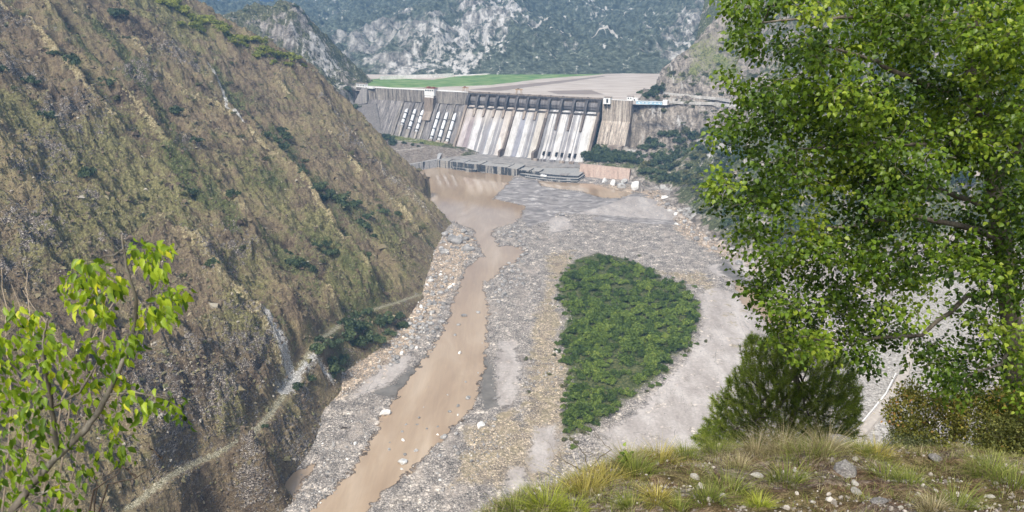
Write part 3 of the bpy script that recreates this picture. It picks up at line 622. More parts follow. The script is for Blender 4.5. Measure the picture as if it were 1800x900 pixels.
def chute_mat(name, strips, u0, u1, tops):
    a = NT(name); sx = a.n('ShaderNodeSeparateXYZ'); a.set(sx.inputs[0], a.pos())
    w = a.noise(1., 4, a.mapv((.35, .02, .02)), .7)
    u = a.math('ADD', sx.outputs[0], a.math('MULTIPLY', a.math('SUBTRACT', w, .5), 4.))
    x = a.math('DIVIDE', a.math('SUBTRACT', u, u0), u1-u0)
    tot = sum(s[0] for s in strips); st = []; acc = 0
    for k, (wd, c) in enumerate(strips):
        st.append((acc/tot, c)); acc += wd
    c = a.ramp(x, st, 'CONSTANT')
    fl = a.noise(1., 4, a.mapv((.9, .03, .03)), .7); c = a.mul(c, a.ramp(fl, [(.36, .68), (.47, .97), (.62, 1.12)]))
    f = a.noise(.09, 5, a.mapv((1, .5, .5)), .7); c = a.mul(c, a.ramp(f, [(.38, (.80, .77, .74)), (.5, (1., .98, .96)), (.62, (1.1, 1.1, 1.1))]))
    top = a.ss(a.math('ADD', sx.outputs[2], a.math('MULTIPLY', a.math('SUBTRACT', w, .5), 60.)), *tops)
    c = a.mix(a.math('MULTIPLY', top, .75), c, a.ramp(w, [(.35, (.20, .17, .15)), (.5, (.36, .31, .26)), (.65, (.46, .42, .37))]))
    return a.surf(c, .8, None, .25)
def build_dam():
    T = thing('concrete_dam', 'wide grey concrete dam with gated spillway and white streaked chutes across the valley', 'dam', (AX[0], AX[1], 0), ROT)
    conc = mat_streak('old_concrete', [(.36, (.065, .056, .050)), (.46, (.165, .145, .128)), (.54, (.27, .24, .21)), (.64, (.41, .37, .32))])
    face = mat_streak('weathered_face', [(.36, (.065, .057, .054)), (.46, (.135, .122, .115)), (.56, (.22, .20, .19)), (.66, (.40, .375, .35))], .3, .03)
    darkc = mat_streak('dark_concrete', [(.3, (.035, .032, .032)), (.5, (.075, .068, .066)), (.7, (.15, .135, .125))])
    brown = mat_streak('brown_concrete', [(.36, (.06, .046, .038)), (.5, (.125, .098, .082)), (.64, (.22, .18, .15))], .4, .03)
    white = mat_plain('white_paint', (.74, .73, .71), .1); pipe = mat_plain('pipe_paint', (.66, .66, .67), .14, .3, .5)
    tan = mat_streak('tan_concrete', [(.36, (.135, .105, .085)), (.5, (.26, .21, .17)), (.64, (.38, .325, .27))])
    lilac = mat_streak('gate_steel', [(.36, (.085, .075, .072)), (.5, (.165, .152, .15)), (.64, (.28, .265, .262))])
    black = mat_plain('painted_black', (.012, .012, .013), .1)
    S = lambda z, off=0.: 4+.8*(89-z)+off                    # v of the downstream face
    MB().extrude_u([(-6, -5), (-6, 113), (4, 113), (4, 89), (-2, 89), (-2, -5)], 0, 244).build('crest_wall', conc, T)
    MB().extrude_u([(4.2, 89.2), (-1.5, 89.2), (-1.5, -6), (S(10), 10)], 3, 92).build('abutment_face', face, T)
    MB().extrude_u([(1.2, 88.8), (-1.4, 88.8), (-1.4, -6), (S(8, -3), 8)], 92, 244).build('powerhouse_face', face, T)
    pr = MB(); pr.box(0, 146, -4.4, -3.6, 113, 114.1); pr.box(174, 244, -4.4, -3.6, 113, 114.1); pr.box(0, 244, 5, 5.6, 113, 114.1); pr.build('parapet', white, T)
    for k, u in enumerate([95, 120.5, 139.5, 157, 176, 194, 212.5, 236]):   # ribs between the penstock troughs
        w = 4.5 if k not in (3, 4) else 6
        MB().extrude_u([(S(88.5, 1.2), 88.5), (S(88.5, -4), 88.5), (S(14, -4), 14), (S(14, 1.6), 14)], u-w/2-.8, u+w/2+.8).build('face_rib', face if k % 3 else conc, T)
    for k, (u, zt, zb) in enumerate([(111, 76, 46), (130, 76, 40), (148, 75, 36), (185.5, 74, 25), (203.5, 73.5, 24), (222, 73, 23)]):
        off = 1.5
        pts = [(u, -S(zt, off-2.8), zt), (u, -S(zt-2.5, off), zt-2.5)]+[(u, -S(z, off), z) for z in np.linspace(zt-6, zb, 6)]
        p = MB().tube(pts, [1.2, 2.9]+[3.3]*6, 14).build('penstock', pipe, T, True)
        for f in (.28, .62, .9):
            z = zt+(zb-zt)*f
            MB().tube([(u, -S(z+.9, off), z+.9), (u, -S(z-.9, off), z-.9)], 3.75, 14).build('ring_girder', darkc, p, True)
        MB().extrude_u([(S(zb+1, 4.6), zb+1), (S(zb+1, -3.2), zb+1), (S(10, -3.2), 10), (S(10, 4.6), 10)], u-4.4, u+4.4).build('anchor_block', tan if k > 2 else conc, T)
    MB().box(108, 152, -S(64, 2.6), -S(64, 1.4), 63.4, 64.4).box(183, 226, -S(62, 2.6), -S(62, 1.4), 61.4, 62.4).build('pipe_walkway', darkc, T)
    MB().extrude_u([(4.2, 103), (16, 100), (18, 74), (4.2, 74)], 151, 171).build('intake_column', tan, T)
    MB().extrude_u([(S(74, 3), 74), (S(74, -3), 74), (S(58, -3), 58), (S(58, 3), 58)], 152, 170).build('intake_column', tan, T)
    # spillway
    W = (.48, .47, .46); G = (.225, .215, .22); LG = (.35, .34, .34); D = (.19, .185, .19); P = (.24, .20, .205); B = (.235, .235, .265); CR = (.43, .40, .36); TN = (.32, .28, .25)
    Lst = [(3, TN), (10, (.42, .38, .38)), (11, P), (2.5, LG), (12, (.50, .49, .50)), (6, G), (3.5, W), (11, G), (2, B), (10, W), (6, G), (2, LG), (5, G), (11, (.50, .46, .43)), (5, TN)]
    Mst = [(14, W), (2, LG), (12, B), (9, W), (3, LG), (6, G), (2, LG), (5, D), (15, CR)]
    Rst = [(6, D), (5, W), (2, G), (3, W), (4, G), (2, LG), (4, G), (5, W), (6, W), (3, G), (2, LG), (5, G), (1.5, W), (5, G), (2, LG), (4, W), (2, G), (2.5, W), (5, G), (3, LG), (14, W), (4, CR)]
    cm = [chute_mat('chute_left', Lst, 249, 348, (52, 86)), chute_mat('chute_middle', Mst, 352, 414, (74, 92)), chute_mat('chute_right', Rst, 418, 512, (92, 120))]
    prof = [(2, 82), (4, 88), (8, 90), (12, 89.6), (16, 88), (20, 85.2), (24, 80.6)]+[(24+.8*(80.6-z), z) for z in np.linspace(74, 15, 12)]+[(80, 11.4), (86, 10.9)]
    for (u0, u1), m in zip([(249, 348), (352, 414), (418, 512)], cm):
        n = 48; V = []; F = []
        for v, z in prof: V += [(u, -v, z) for u in np.linspace(u0-2, u1+2, n)]
        for i in range(len(prof)-1): F += [(i*n+j, i*n+j+1, i*n+n+j+1, i*n+n+j) for j in range(n-1)]
        o = link('spillway_chute', make_mesh('spillway_chute', V, F, None, True, m), T)
    piers = [247+20.6*k for k in range(6)]+[416-22*k for k in (2, 1)]+[416+24.25*k for k in range(5)]; piers = sorted(piers)
    for k, u in enumerate(piers):
        w = 2.6
        p = MB().extrude_u([(-5, 80), (-5, 110.2), (8, 110.2), (13, 106), (19, 97), (20, 86.9), (20, 80)], u-w, u+w).build('gate_pier', darkc, T)
        MB().box(u-1.7, u+1.7, -6, -1, 113.2, 115.4).build('hoist', brown, p)
        lo = 58 if 416 < u < 512 else 72
        if k not in (0, 12):
            MB().add([(u-w, -18, 87), (u+w, -18, 87), (u-w, -25, 86.6), (u+w, -25, 86.6), (u-w*.75, -(27+.8*(80.6-lo)), lo+1.2), (u+w*.75, -(27+.8*(80.6-lo)), lo+1.2), (u-w, -18, 80), (u+w, -18, 80), (u-w*.75, -(20+.8*(80.6-lo)), lo-3), (u+w*.75, -(20+.8*(80.6-lo)), lo-3)],
              [(0, 1, 3, 2), (2, 3, 5, 4), (0, 2, 4, 8, 6), (1, 7, 9, 5, 3), (4, 5, 9, 8), (6, 8, 9, 7), (0, 6, 7, 1)]).build('pier_nose', brown if 416 < u < 512 else tan, T)
    for a, b in zip(piers[:-1], piers[1:]):
        V = []; F = []; n = 9
        for i in range(n):
            t = i/(n-1); ang = R(35-70*t); V += [(a+2.7, -(-4+11*math.cos(ang)), 98+12.5*math.sin(ang)*1.05), (b-2.7, -(-4+11*math.cos(ang)), 98+12.5*math.sin(ang)*1.05)]
        F = [(2*i, 2*i+1, 2*i+3, 2*i+2) for i in range(n-1)]
        g = link('radial_gate', make_mesh('radial_gate', V, F, None, True, lilac), T)
        MB().box(a+2.7, b-2.7, -7.9, -7.2, 97, 98).box(a+2.7, b-2.7, -7.3, -6.6, 92.5, 93.3).build('gate_girder', darkc, g)
        MB().box(a+2.6, b-2.6, -3, -1.5, 103.5, 110).build('breast_wall', tan, T)
    MB().box(244.5, 516, -6.5, 6, 110.3, 113.2).build('bridge_deck', darkc, T)
    MB().box(244.5, 516, -6.4, -6.1, 113.2, 114.3).box(244.5, 516, 5.6, 5.9, 113.2, 114.3).build('parapet', tan, T)
    MB().box(246, 516, -22.2, -19.9, 86.2, 88.2).build('walkway_beam', darkc, T)
    for u, m, ze in ((247, tan, 16), (350, brown, 24), (416, brown, 26), (515, brown, 15)):
        hh = 4.5
        MB().extrude_u([(19, 92), (19, 80), (78, 6), (97, 6), (97, ze-3), (92, ze-1), (24+.8*(80.6-ze)+6, ze)], u-2.3, u+2.3).build('training_wall', m, T)
    for i, u in enumerate([430, 440.5, 454.5, 465, 479.5, 490]):
        z = 17.5; v = 24+.8*(80.6-z)
        MB().extrude_u([(v-5, z+5.2), (v-.4, z+5.2), (v+4.4, z-.5), (v-2, z-.5)], u-1.9, u+1.9).build('sluice_opening', black, T)  # solid black wedges; the shade inside the openings is put into the colour
    MB().extrude_u([(-6, -5), (-6, 113), (4, 113), (5, 75), (9, 72), (38, 36), (38, -5)], 517.4, 571).build('wing_wall', mat_streak('streaked_wall', [(.36, (.085, .066, .055)), (.45, (.22, .18, .145)), (.54, (.38, .325, .27)), (.64, (.54, .49, .43))], .3, .02, bmp=.4), T)
    MB().box(517.4, 571, -4.4, -3.7, 113, 114.2).build('parapet', white, T)
    # stilling basin below the chutes
    st = mat_stain('stained_concrete', (.29, .272, .25), .47); st2 = mat_stain('black_stained_concrete', (.27, .26, .245), .40); flo = mat_plain('basin_floor', (.23, .212, .195), .38, .12)
    B_ = thing('stilling_basin', 'broad concrete stilling basin with black stained walls at the foot of the spillway', 'basin', (AX[0], AX[1], 0), ROT)
    def slab(pts, z0, z1, m, n): MB().prism([(u, -v) for u, v in pts], z0, z1).build(n, m, B_)
    slab([(244, 70), (244, 120), (262, 150), (425, 152), (520, 120), (520, 70)], 4, 10.6, flo, 'basin_floor')
    edges = [264, 287, 296, 318, 341, 351, 362, 383, 404, 424]
    for k, (a, b) in enumerate(zip(edges[:-1], edges[1:])):
        va = 176+.075*(a-264); vb = 176+.075*(b-264)
        top = (13.2, 12.2, 13.4, 12.8, 13.5, 12.4, 13.1, 13.4, 12.6)[k]
        slab([(a+.3, 150), (b-.3, 150), (b-.3, vb-(3 if k in (1, 5) else 0)), (a+.3, va-(3 if k in (1, 5) else 0))], -3, top, st2 if k in (1, 2, 3, 5) else st, 'wall_block')
    for a, b, z in ((270, 300, 14.2), (322, 336, 14.0), (365, 400, 14.3)): slab([(a, 158), (b, 158), (b, 163), (a, 163)], 13.6, z, flo, 'deck_slab')
    slab([(296, 176), (345, 182), (345, 186), (296, 181)], -3, 4.2, st2, 'ledge'); slab([(326, 184), (338, 186), (338, 190), (326, 189)], -3, 5., st, 'ledge')
    arc = lambda r0, u0, u1: [(u, r0-((u-482)/70.)**2*14) for u in np.linspace(u0, u1, 9)]
    for z, r, u0, u1, m in ((8.4, 186, 426, 530, st2), (5.2, 195, 428, 533, st2), (2.6, 201, 440, 534, st2)):
        slab([(u0, 110)]+arc(r, u0, u1)+[(u1, 110)], -3, z, m, 'curved_step')
    for a, b in ((426, 444), (447, 462)): slab([(a, 160), (b, 160), (b, 184), (a, 183)], 8.3, 10.8, st, 'wall_block')
    for u in (420, 434, 452, 470, 488, 506): slab([(u, 99), (u+9, 99), (u+9, 104), (u, 104)], 9, 14.5, lilac if u in (434, 452) else tan, 'baffle_block')
    slab([(468, 188), (478, 188), (478, 192), (468, 192)], 5.1, 7.4, white, 'deck_slab'); slab([(500, 170), (512, 170), (512, 186), (500, 186)], 8.2, 9.6, flo, 'deck_slab')
    # guide wall left of the pool
    gwm = mat_stain('guide_wall_concrete', (.36, .35, .345), .56)
    Gw = thing('guide_wall', 'grey concrete guide wall with dark joints left of the muddy pool', 'wall', (AX[0], AX[1], 0), ROT)
    P0 = np.array([264., 177.]); P1 = np.array([221., 254.]); dv = (P1-P0)/np.linalg.norm(P1-P0); nv = np.array([-dv[1], dv[0]])
    if nv[1] > 0: nv = -nv
    for a, b, z0, z1 in ((0, .33, 14.6, 14.2), (.345, .60, 13.6, 13.2), (.61, 1., 13.4, 13.0)):
        q0 = P0+(P1-P0)*a; q1 = P0+(P1-P0)*b
        V = []
        for zz in (0, 1):
            for q, z in ((q0, z0), (q1, z1), (q1+nv*4, z1), (q0+nv*4, z0)): V.append((q[0], -q[1], z if zz else -4))
        MB().add(V, [(0, 1, 2, 3), (4, 5, 6, 7), (0, 1, 5, 4), (1, 2, 6, 5), (2, 3, 7, 6), (3, 0, 4, 7)]).build('wall_panel', gwm, Gw)
    o = MB().prism([(u, -v) for u, v in ((262, 174), (245, 140), (240, 126), (246, 120), (250, 136), (266, 172))], 2, 15).build('return_wall', gwm, Gw)
    # masonry wall on the left abutment
    a = NT('grey_masonry'); br = a.n('ShaderNodeTexBrick'); sx = a.n('ShaderNodeSeparateXYZ'); a.set(sx.inputs[0], a.pos()); cx = a.n('ShaderNodeCombineXYZ'); a.set(cx.inputs[0], sx.outputs[0]); a.set(cx.inputs[1], sx.outputs[2])
    a.set(br.inputs['Vector'], cx.outputs[0]); br.inputs['Scale'].default_value = .32; br.inputs['Color1'].default_value = (.155, .14, .13, 1); br.inputs['Color2'].default_value = (.20, .182, .17, 1); br.inputs['Mortar'].default_value = (.085, .08, .08, 1)
    mm = a.surf(a.mul(br.outputs['Color'], a.ramp(a.noise(.2, 4, rough=.7), [(.3, .75), (.7, 1.25)])), .9)
    V = [DW(*p) for p in ((-22, 16, 77), (36, 16, 82), (75, 56, 24), (28, 66, 19), (-22, 4, 77), (36, 4, 82), (75, 30, 24), (28, 30, 19))]
    o = MB().add(V, [(0, 1, 2, 3), (4, 5, 6, 7), (0, 1, 5, 4), (1, 2, 6, 5), (2, 3, 7, 6), (3, 0, 4, 7)]).build('masonry_wall', mm); tag(o, 'dark grey sloping masonry wall at the left end of the dam', 'wall')
    V = [DW(*p) for p in ((-2, 6, 113), (12, 6, 113), (14, 14, 82), (-20, 14, 77), (-2, -6, 113), (12, -6, 113), (14, -6, 82), (-20, -6, 77))]
    o = MB().add(V, [(0, 1, 2, 3), (4, 5, 6, 7), (0, 1, 5, 4), (1, 2, 6, 5), (2, 3, 7, 6), (3, 0, 4, 7)]).build('abutment_block', mat_streak('abutment_concrete', [(.3, (.12, .11, .105)), (.5, (.22, .20, .19)), (.7, (.38, .36, .33))])); tag(o, 'tapering grey concrete abutment block above the dark masonry wall', 'abutment')
    # gatehouse over the intakes
    red = mat_plain('red_roof', (.22, .085, .06), .3); glass = mat_plain('dark_window', (.05, .055, .06), .2)
    H = thing('gatehouse', 'tall white gatehouse with red roof on the left part of the dam crest', 'gatehouse', tuple(DW(161, 3, 104)), ROT)
    MB().box(-11, 11, -9, 7, 0, 14).build('wall', white, H); MB().box(-10, 10, -10.5, -8, -5.5, -1).build('balcony', white, H); MB().box(-11.5, 11.5, -10.5, 5, -6.6, -5.6).build('floor_slab', darkc, H)
    MB().box(-11.5, 11.5, -9.5, 7.5, 14, 14.8).box(-8, -3, -5, 3, 14.8, 17).box(2, 8, -5, 3, 14.8, 16.5).build('roof', red, H)
    for k in range(4): MB().box(-9+5*k, -5.6+5*k, -9.25, -9.02, 9, 11.5).build('window', glass, H)
    K = thing('gate_kiosk', 'white kiosk with a dark window at the right end of the spillway', 'kiosk', tuple(DW(527, 3, 104)), ROT)
    MB().box(-6.5, 6.5, -8, 4, 2, 13.5).build('wall', white, K); MB().box(-7, 7, -8.5, 4.5, 13.5, 14.2).build('roof', tan, K); MB().box(-1, 2.6, -8.3, -8.03, 4.5, 11.5).build('window', glass, K); MB().box(-5, -2, -7, -5, -2, 2).box(2, 5, -7, -5, -2, 2).build('bracket', black, K)
    oc = mat_plain('yellow_steel', (.36, .24, .13), .2)
    for u, lab, s in ((236, 'ochre gantry crane just left of the spillway gates', 1.), (350, 'ochre gantry crane standing over the middle spillway gates', 1.15)):
        g = thing('gantry_crane', lab, 'crane', tuple(DW(u, 0, 113.2)), ROT, 'gantry cranes on the dam crest')
        for sx_ in (-1, 1):
            for sy in (-1, 1): MB().tube([(sx_*4.6*s, sy*3, 0), (sx_*3.8*s, sy*2.6, 8*s)], .45, 6).build('leg', oc, g)
        MB().box(-6*s, 6*s, -3, -2.2, 8*s, 9.2*s).box(-6*s, 6*s, 2.2, 3, 8*s, 9.2*s).box(-4.8*s, -4*s, -3, 3, 4*s, 4.6*s).build('beam', oc, g)
        MB().box(-3*s, 0, -2, 2, 9.2*s, 11*s).build('winch_house', red if u < 300 else tan, g)
    # buildings at both ends
    p = DW(-4, 0, 112.5); Wb = thing('crest_building', 'long low white building with small dark windows at the left end of the dam', 'building', tuple(p), ROT-.25)
    MB().box(-15, 13, -4, 4, 0, 7.5).build('wall', white, Wb); MB().box(-15.6, 13.6, -4.6, 4.6, 7.5, 8.3).build('roof', tan, Wb)
    for k in range(5): MB().box(-13+5*k, -10.8+5*k, -4.2, -4.02, 3, 5.6).build('window', glass, Wb)
    MB().box(13.02, 34, -2, 3, -1, 2.4).build('terrace', white, Wb)
    p = DW(566, -4, 113); Wc = thing('office_building', 'small white flat-roofed building beside the right end of the crest', 'building', tuple(p), ROT)
    MB().box(-5, 6, -4, 4, 0, 7).box(6.02, 15, -3, 3, 0, 4.5).build('wall', white, Wc); MB().box(-5.5, 6.5, -4.5, 4.5, 7, 7.6).build('roof', tan, Wc)
    for x in (-3, 1.5): MB().box(x, x+2.2, -4.2, -4.02, 2.6, 5).build('window', glass, Wc)
    MB().box(8, 10, -3.2, -3.02, .1, 3).build('door', glass, Wc)
    b0 = at_z(1118, 181, 113.); b1 = at_z(1172, 183, 113.); ln = np.linalg.norm(b1-b0); blue = mat_streak('blue_sheet', [(.3, (.20, .36, .48)), (.5, (.34, .52, .64)), (.7, (.62, .72, .78))], .5, .5)
    Bl = thing('shed', 'long low pale blue shed beside the road right of the dam', 'shed', tuple(b0-[0, 0, 1.5]), math.atan2(b1[1]-b0[1], b1[0]-b0[0]))
    MB().box(0, ln-8, -2, 3, 0, 4.6).build('wall', blue, Bl); MB().box(-.5, ln-7.5, -2.6, 3.6, 4.6, 5.3).build('roof', mat_plain('pale_roof', (.55, .62, .66), .2), Bl)
    MB().box(ln-7, ln+1, -3, 3, 0, 8.5).build('end_block', white, Bl)
    for k in range(6): MB().box(4+7*k, 7+7*k, -2.2, -2.02, 1.6, 3.6).build('window', white, Bl)
    # pink retaining wall right of the basin, and a broken pillar of concrete
    conc_w = mat_streak('road_wall_concrete', [(.36, (.30, .28, .25)), (.5, (.44, .415, .38)), (.64, (.56, .53, .50))], .1, .05); pk = mat_streak('pink_concrete', [(.3, (.17, .115, .09)), (.45, (.36, .265, .215)), (.6, (.43, .335, .28)), (.75, (.52, .45, .40))], .2, .03)
    V = [DW(*p) for p in ((522, 143, 20.5), (608, 141, 18.5), (609, 150, -2), (522, 152, -2), (522, 136, 20.5), (608, 134, 18.5), (609, 134, -2), (522, 136, -2))]
    o = MB().add(V, [(0, 1, 2, 3), (4, 5, 6, 7), (0, 1, 5, 4), (1, 2, 6, 5), (2, 3, 7, 6), (3, 0, 4, 7)]).build('retaining_wall', pk); tag(o, 'pinkish concrete retaining wall beneath the dark trees right of the dam', 'wall')
    p = at_z(1126, 336, 1.); o = MB().tube([(0, 0, -3), (.6, 0, 4), (-1.5, .3, 9), (-2.2, 0, 14), (-2.6, .2, 18)], [5.5, 4.4, 2.4, 1.6, .4], 7).build('pillar', conc); o.location = p
    tag(o, 'jagged grey pillar standing among boulders at the end of the pinkish wall', 'pillar')
    HRf = _Shift(HR, 600)
    for lab, pts in (('pale parapet wall of the upper road on the slope right of the dam', [(1140, 155), (1175, 155), (1210, 155), (1250, 155), (1290, 156), (1325, 157)]), ('pale parapet wall of the slanting middle road on the slope', [(1165, 163), (1195, 166), (1225, 170), (1260, 174), (1300, 179)]), ('pale parapet wall of the road leaving the pale blue shed', [(1176, 180), (1210, 182), (1250, 184), (1290, 186), (1325, 188)])):
        q = trace(HRf, pts); V = []; F = []
        if len(q) < 2: continue
        zl = np.linspace(q[0][2], q[-1][2], len(q))*.6+q[:, 2]*.4
        for c, zz in zip(q, zl):
            n = -c[:2]/np.linalg.norm(c[:2]); V += [(c[0]+n[0]*k, c[1]+n[1]*k, zz+h) for k, h in ((6, -3.5), (3, -3.5), (3, 1.2), (6, 1.2))]
        for i in range(len(q)-1): F += [(4*i+j, 4*i+(j+1) % 4, 4*i+4+(j+1) % 4, 4*i+4+j) for j in range(4)]
        F += [(0, 1, 2, 3), tuple(4*len(q)-4+k for k in (3, 2, 1, 0))]
        tag(MB().add(V, F).build('road_wall', conc_w), lab, 'wall')
    p = DW(557, 52, 24); o = MB().box(-13, 13, -6, 10, -8, 15).box(-13, -3, -7.2, -6.01, -8, 12).build('anchor_block', tan); o.location = p; o.rotation_euler = (0, 0, ROT); tag(o, 'tan concrete block among the dark trees below the right wing of the dam', 'block')
    # pale wall along the far edge of the green flats and the road beyond
    wl = mat_streak('pale_embankment', [(.3, (.42, .40, .37)), (.5, (.60, .575, .54)), (.7, (.70, .68, .65))], .05, .05)
    def ribbon(name, pts, z, w, h, m):
        q = [at_z(a, b, z) for a, b in pts]; V = []; F = []
        for i, c in enumerate(q):
            t = q[min(i+1, len(q)-1)]-q[max(i-1, 0)]; t = t/np.linalg.norm(t); n = np.array([-t[1], t[0], 0])
            V += [c+n*w/2+[0, 0, -2], c-n*w/2+[0, 0, -2], c-n*w/2*.7+[0, 0, h], c+n*w/2*.7+[0, 0, h]]
        for i in range(len(q)-1):
            for j in range(4): F.append((4*i+j, 4*i+(j+1) % 4, 4*i+4+(j+1) % 4, 4*i+4+j))
        F += [(0, 1, 2, 3), tuple(4*len(q)-4+k for k in (3, 2, 1, 0))]
        return MB().add(V, F).build(name, m)
    o = ribbon('embankment_wall', [(668, 140), (700, 138.5), (760, 137), (797, 135)], 104., 5, 8.5, wl); tag(o, 'long pale embankment wall along the far edge of the green flats', 'wall')
    o = ribbon('road', [(800, 134), (850, 131), (900, 129), (960, 127.4), (1010, 126.6), (1050, 126.4)], 104., 9, 2.0, wl); o['kind'] = 'structure'
    o = ribbon('dirt_road', [(1495, 780), (1520, 752), (1548, 722), (1572, 690), (1590, 655), (1604, 610), (1622, 570)], 2.2, 9, .7, mat_plain('dusty_gravel', (.34, .30, .26), .2, .3)); o['kind'] = 'structure'
    o = ribbon('kerb_wall', [(1507, 755), (1530, 728), (1556, 696), (1574, 660)], 2.4, 1.2, 2.2, wl); tag(o, 'low pale kerb wall along the dirt road below the pine', 'wall')
# ------------------------------------------------------------------ foliage and rock helpers
def foliage_mat(name, stops, trans=.35, obj=.0, rough=.55):
    a = NT(name); x = a.attr('rnd')
    if obj: x = a.math('ADD', a.math('MULTIPLY', x, 1-obj), a.math('MULTIPLY', a.orand(), obj))
    c = a.ramp(x, stops); return a.leaf(c, trans, a.mix(1., c, (1.25, 1.3, .55), 'MULTIPLY'), rough)
def bush_mesh(name, seed, mat, n=420, lobes=9, leaf=.13, flat=.8, tall=1.):
    r = np.random.default_rng(seed); V = []; 
    cen = np.stack([r.normal(0, .42, lobes), r.normal(0, .42, lobes), r.uniform(.25, .85, lobes)*tall], -1); rad = r.uniform(.26, .5, lobes)
    k = r.integers(0, lobes, n); d = r.normal(size=(n, 3)); d[:, 2] = np.abs(d[:, 2])*1.-.25; d /= np.linalg.norm(d, axis=1)[:, None]
    p = cen[k]+d*(rad[k]*r.uniform(.7, 1.08, n))[:, None]; p[:, 2] *= flat; p[:, 2] = np.maximum(p[:, 2], -.05)
    nrm = d+r.normal(0, .45, (n, 3)); nrm /= np.linalg.norm(nrm, axis=1)[:, None]
    a = np.cross(nrm, r.normal(size=(n, 3))); a /= np.linalg.norm(a, axis=1)[:, None]; b = np.cross(nrm, a)
    s = leaf*r.uniform(.6, 1.5, n)[:, None]
    Q = np.stack([p-a*s, p-b*s*.7+nrm*s*.2, p+a*s, p+b*s*.7+nrm*s*.2], 1).reshape(-1, 3)
    F = np.arange(4*n).reshape(n, 4); lob = r.uniform(0, 1, lobes)
    rn = np.clip(.55*lob[k]+.45*r.uniform(0, 1, n), 0, 1)
    return make_mesh(name, Q, F, dict(rnd=np.repeat(rn, 4)), False, mat)
def rock_mesh(name, seed, mat, sub=2, flat=.65):
    V, F = ico(sub); r = np.random.default_rng(seed)
    n = r.normal(size=(9, 3)); n /= np.linalg.norm(n, axis=1)[:, None]; c = r.uniform(.55, .95, 9)
    for i in range(9):                                         # cut flat facets
        d = V@n[i]; V = V-np.outer(np.maximum(d-c[i], 0), n[i])
    V = V*[1, r.uniform(.65, .95), flat*r.uniform(.8, 1.2)]+r.normal(0, .025, V.shape)
    return make_mesh(name, V, F, None, False, mat)
def rock_mat(name, lo, mi, hi, sc=1.2):
    a = NT(name); f = a.noise(sc, 4, rough=.7); c = a.ramp(f, [(.3, lo), (.5, mi), (.7, hi)])
    o = a.orand(); c = a.mul(c, a.ramp(o, [(0, .7), (1, 1.25)])); return a.surf(c, .9, a.bump(f, .2/sc, .8), .15)
def inst(me, name, loc, scale, rz, label, cat, group, tilt=0.):
    o = bpy.data.objects.new(name, me); C.objects.link(o); o.location = loc; o.scale = scale if hasattr(scale, '__len__') else (scale,)*3
    o.rotation_euler = (random.gauss(0, tilt), random.gauss(0, tilt), rz); return tag(o, label, cat, group)
def sample_px(poly, n, mind, seed=1):
    r = np.random.default_rng(seed); P = np.array(poly, float); lo = P.min(0); hi = P.max(0); out = []
    for _ in range(n*60):
        q = lo+(hi-lo)*r.random(2)
        if not inside(np.array([q[0]]), np.array([q[1]]), P)[0]: continue
        if any((q[0]-a)**2+((q[1]-b)*1.35)**2 < mind*mind for a, b in out): continue
        out.append(tuple(q))
        if len(out) >= n: break
    return out

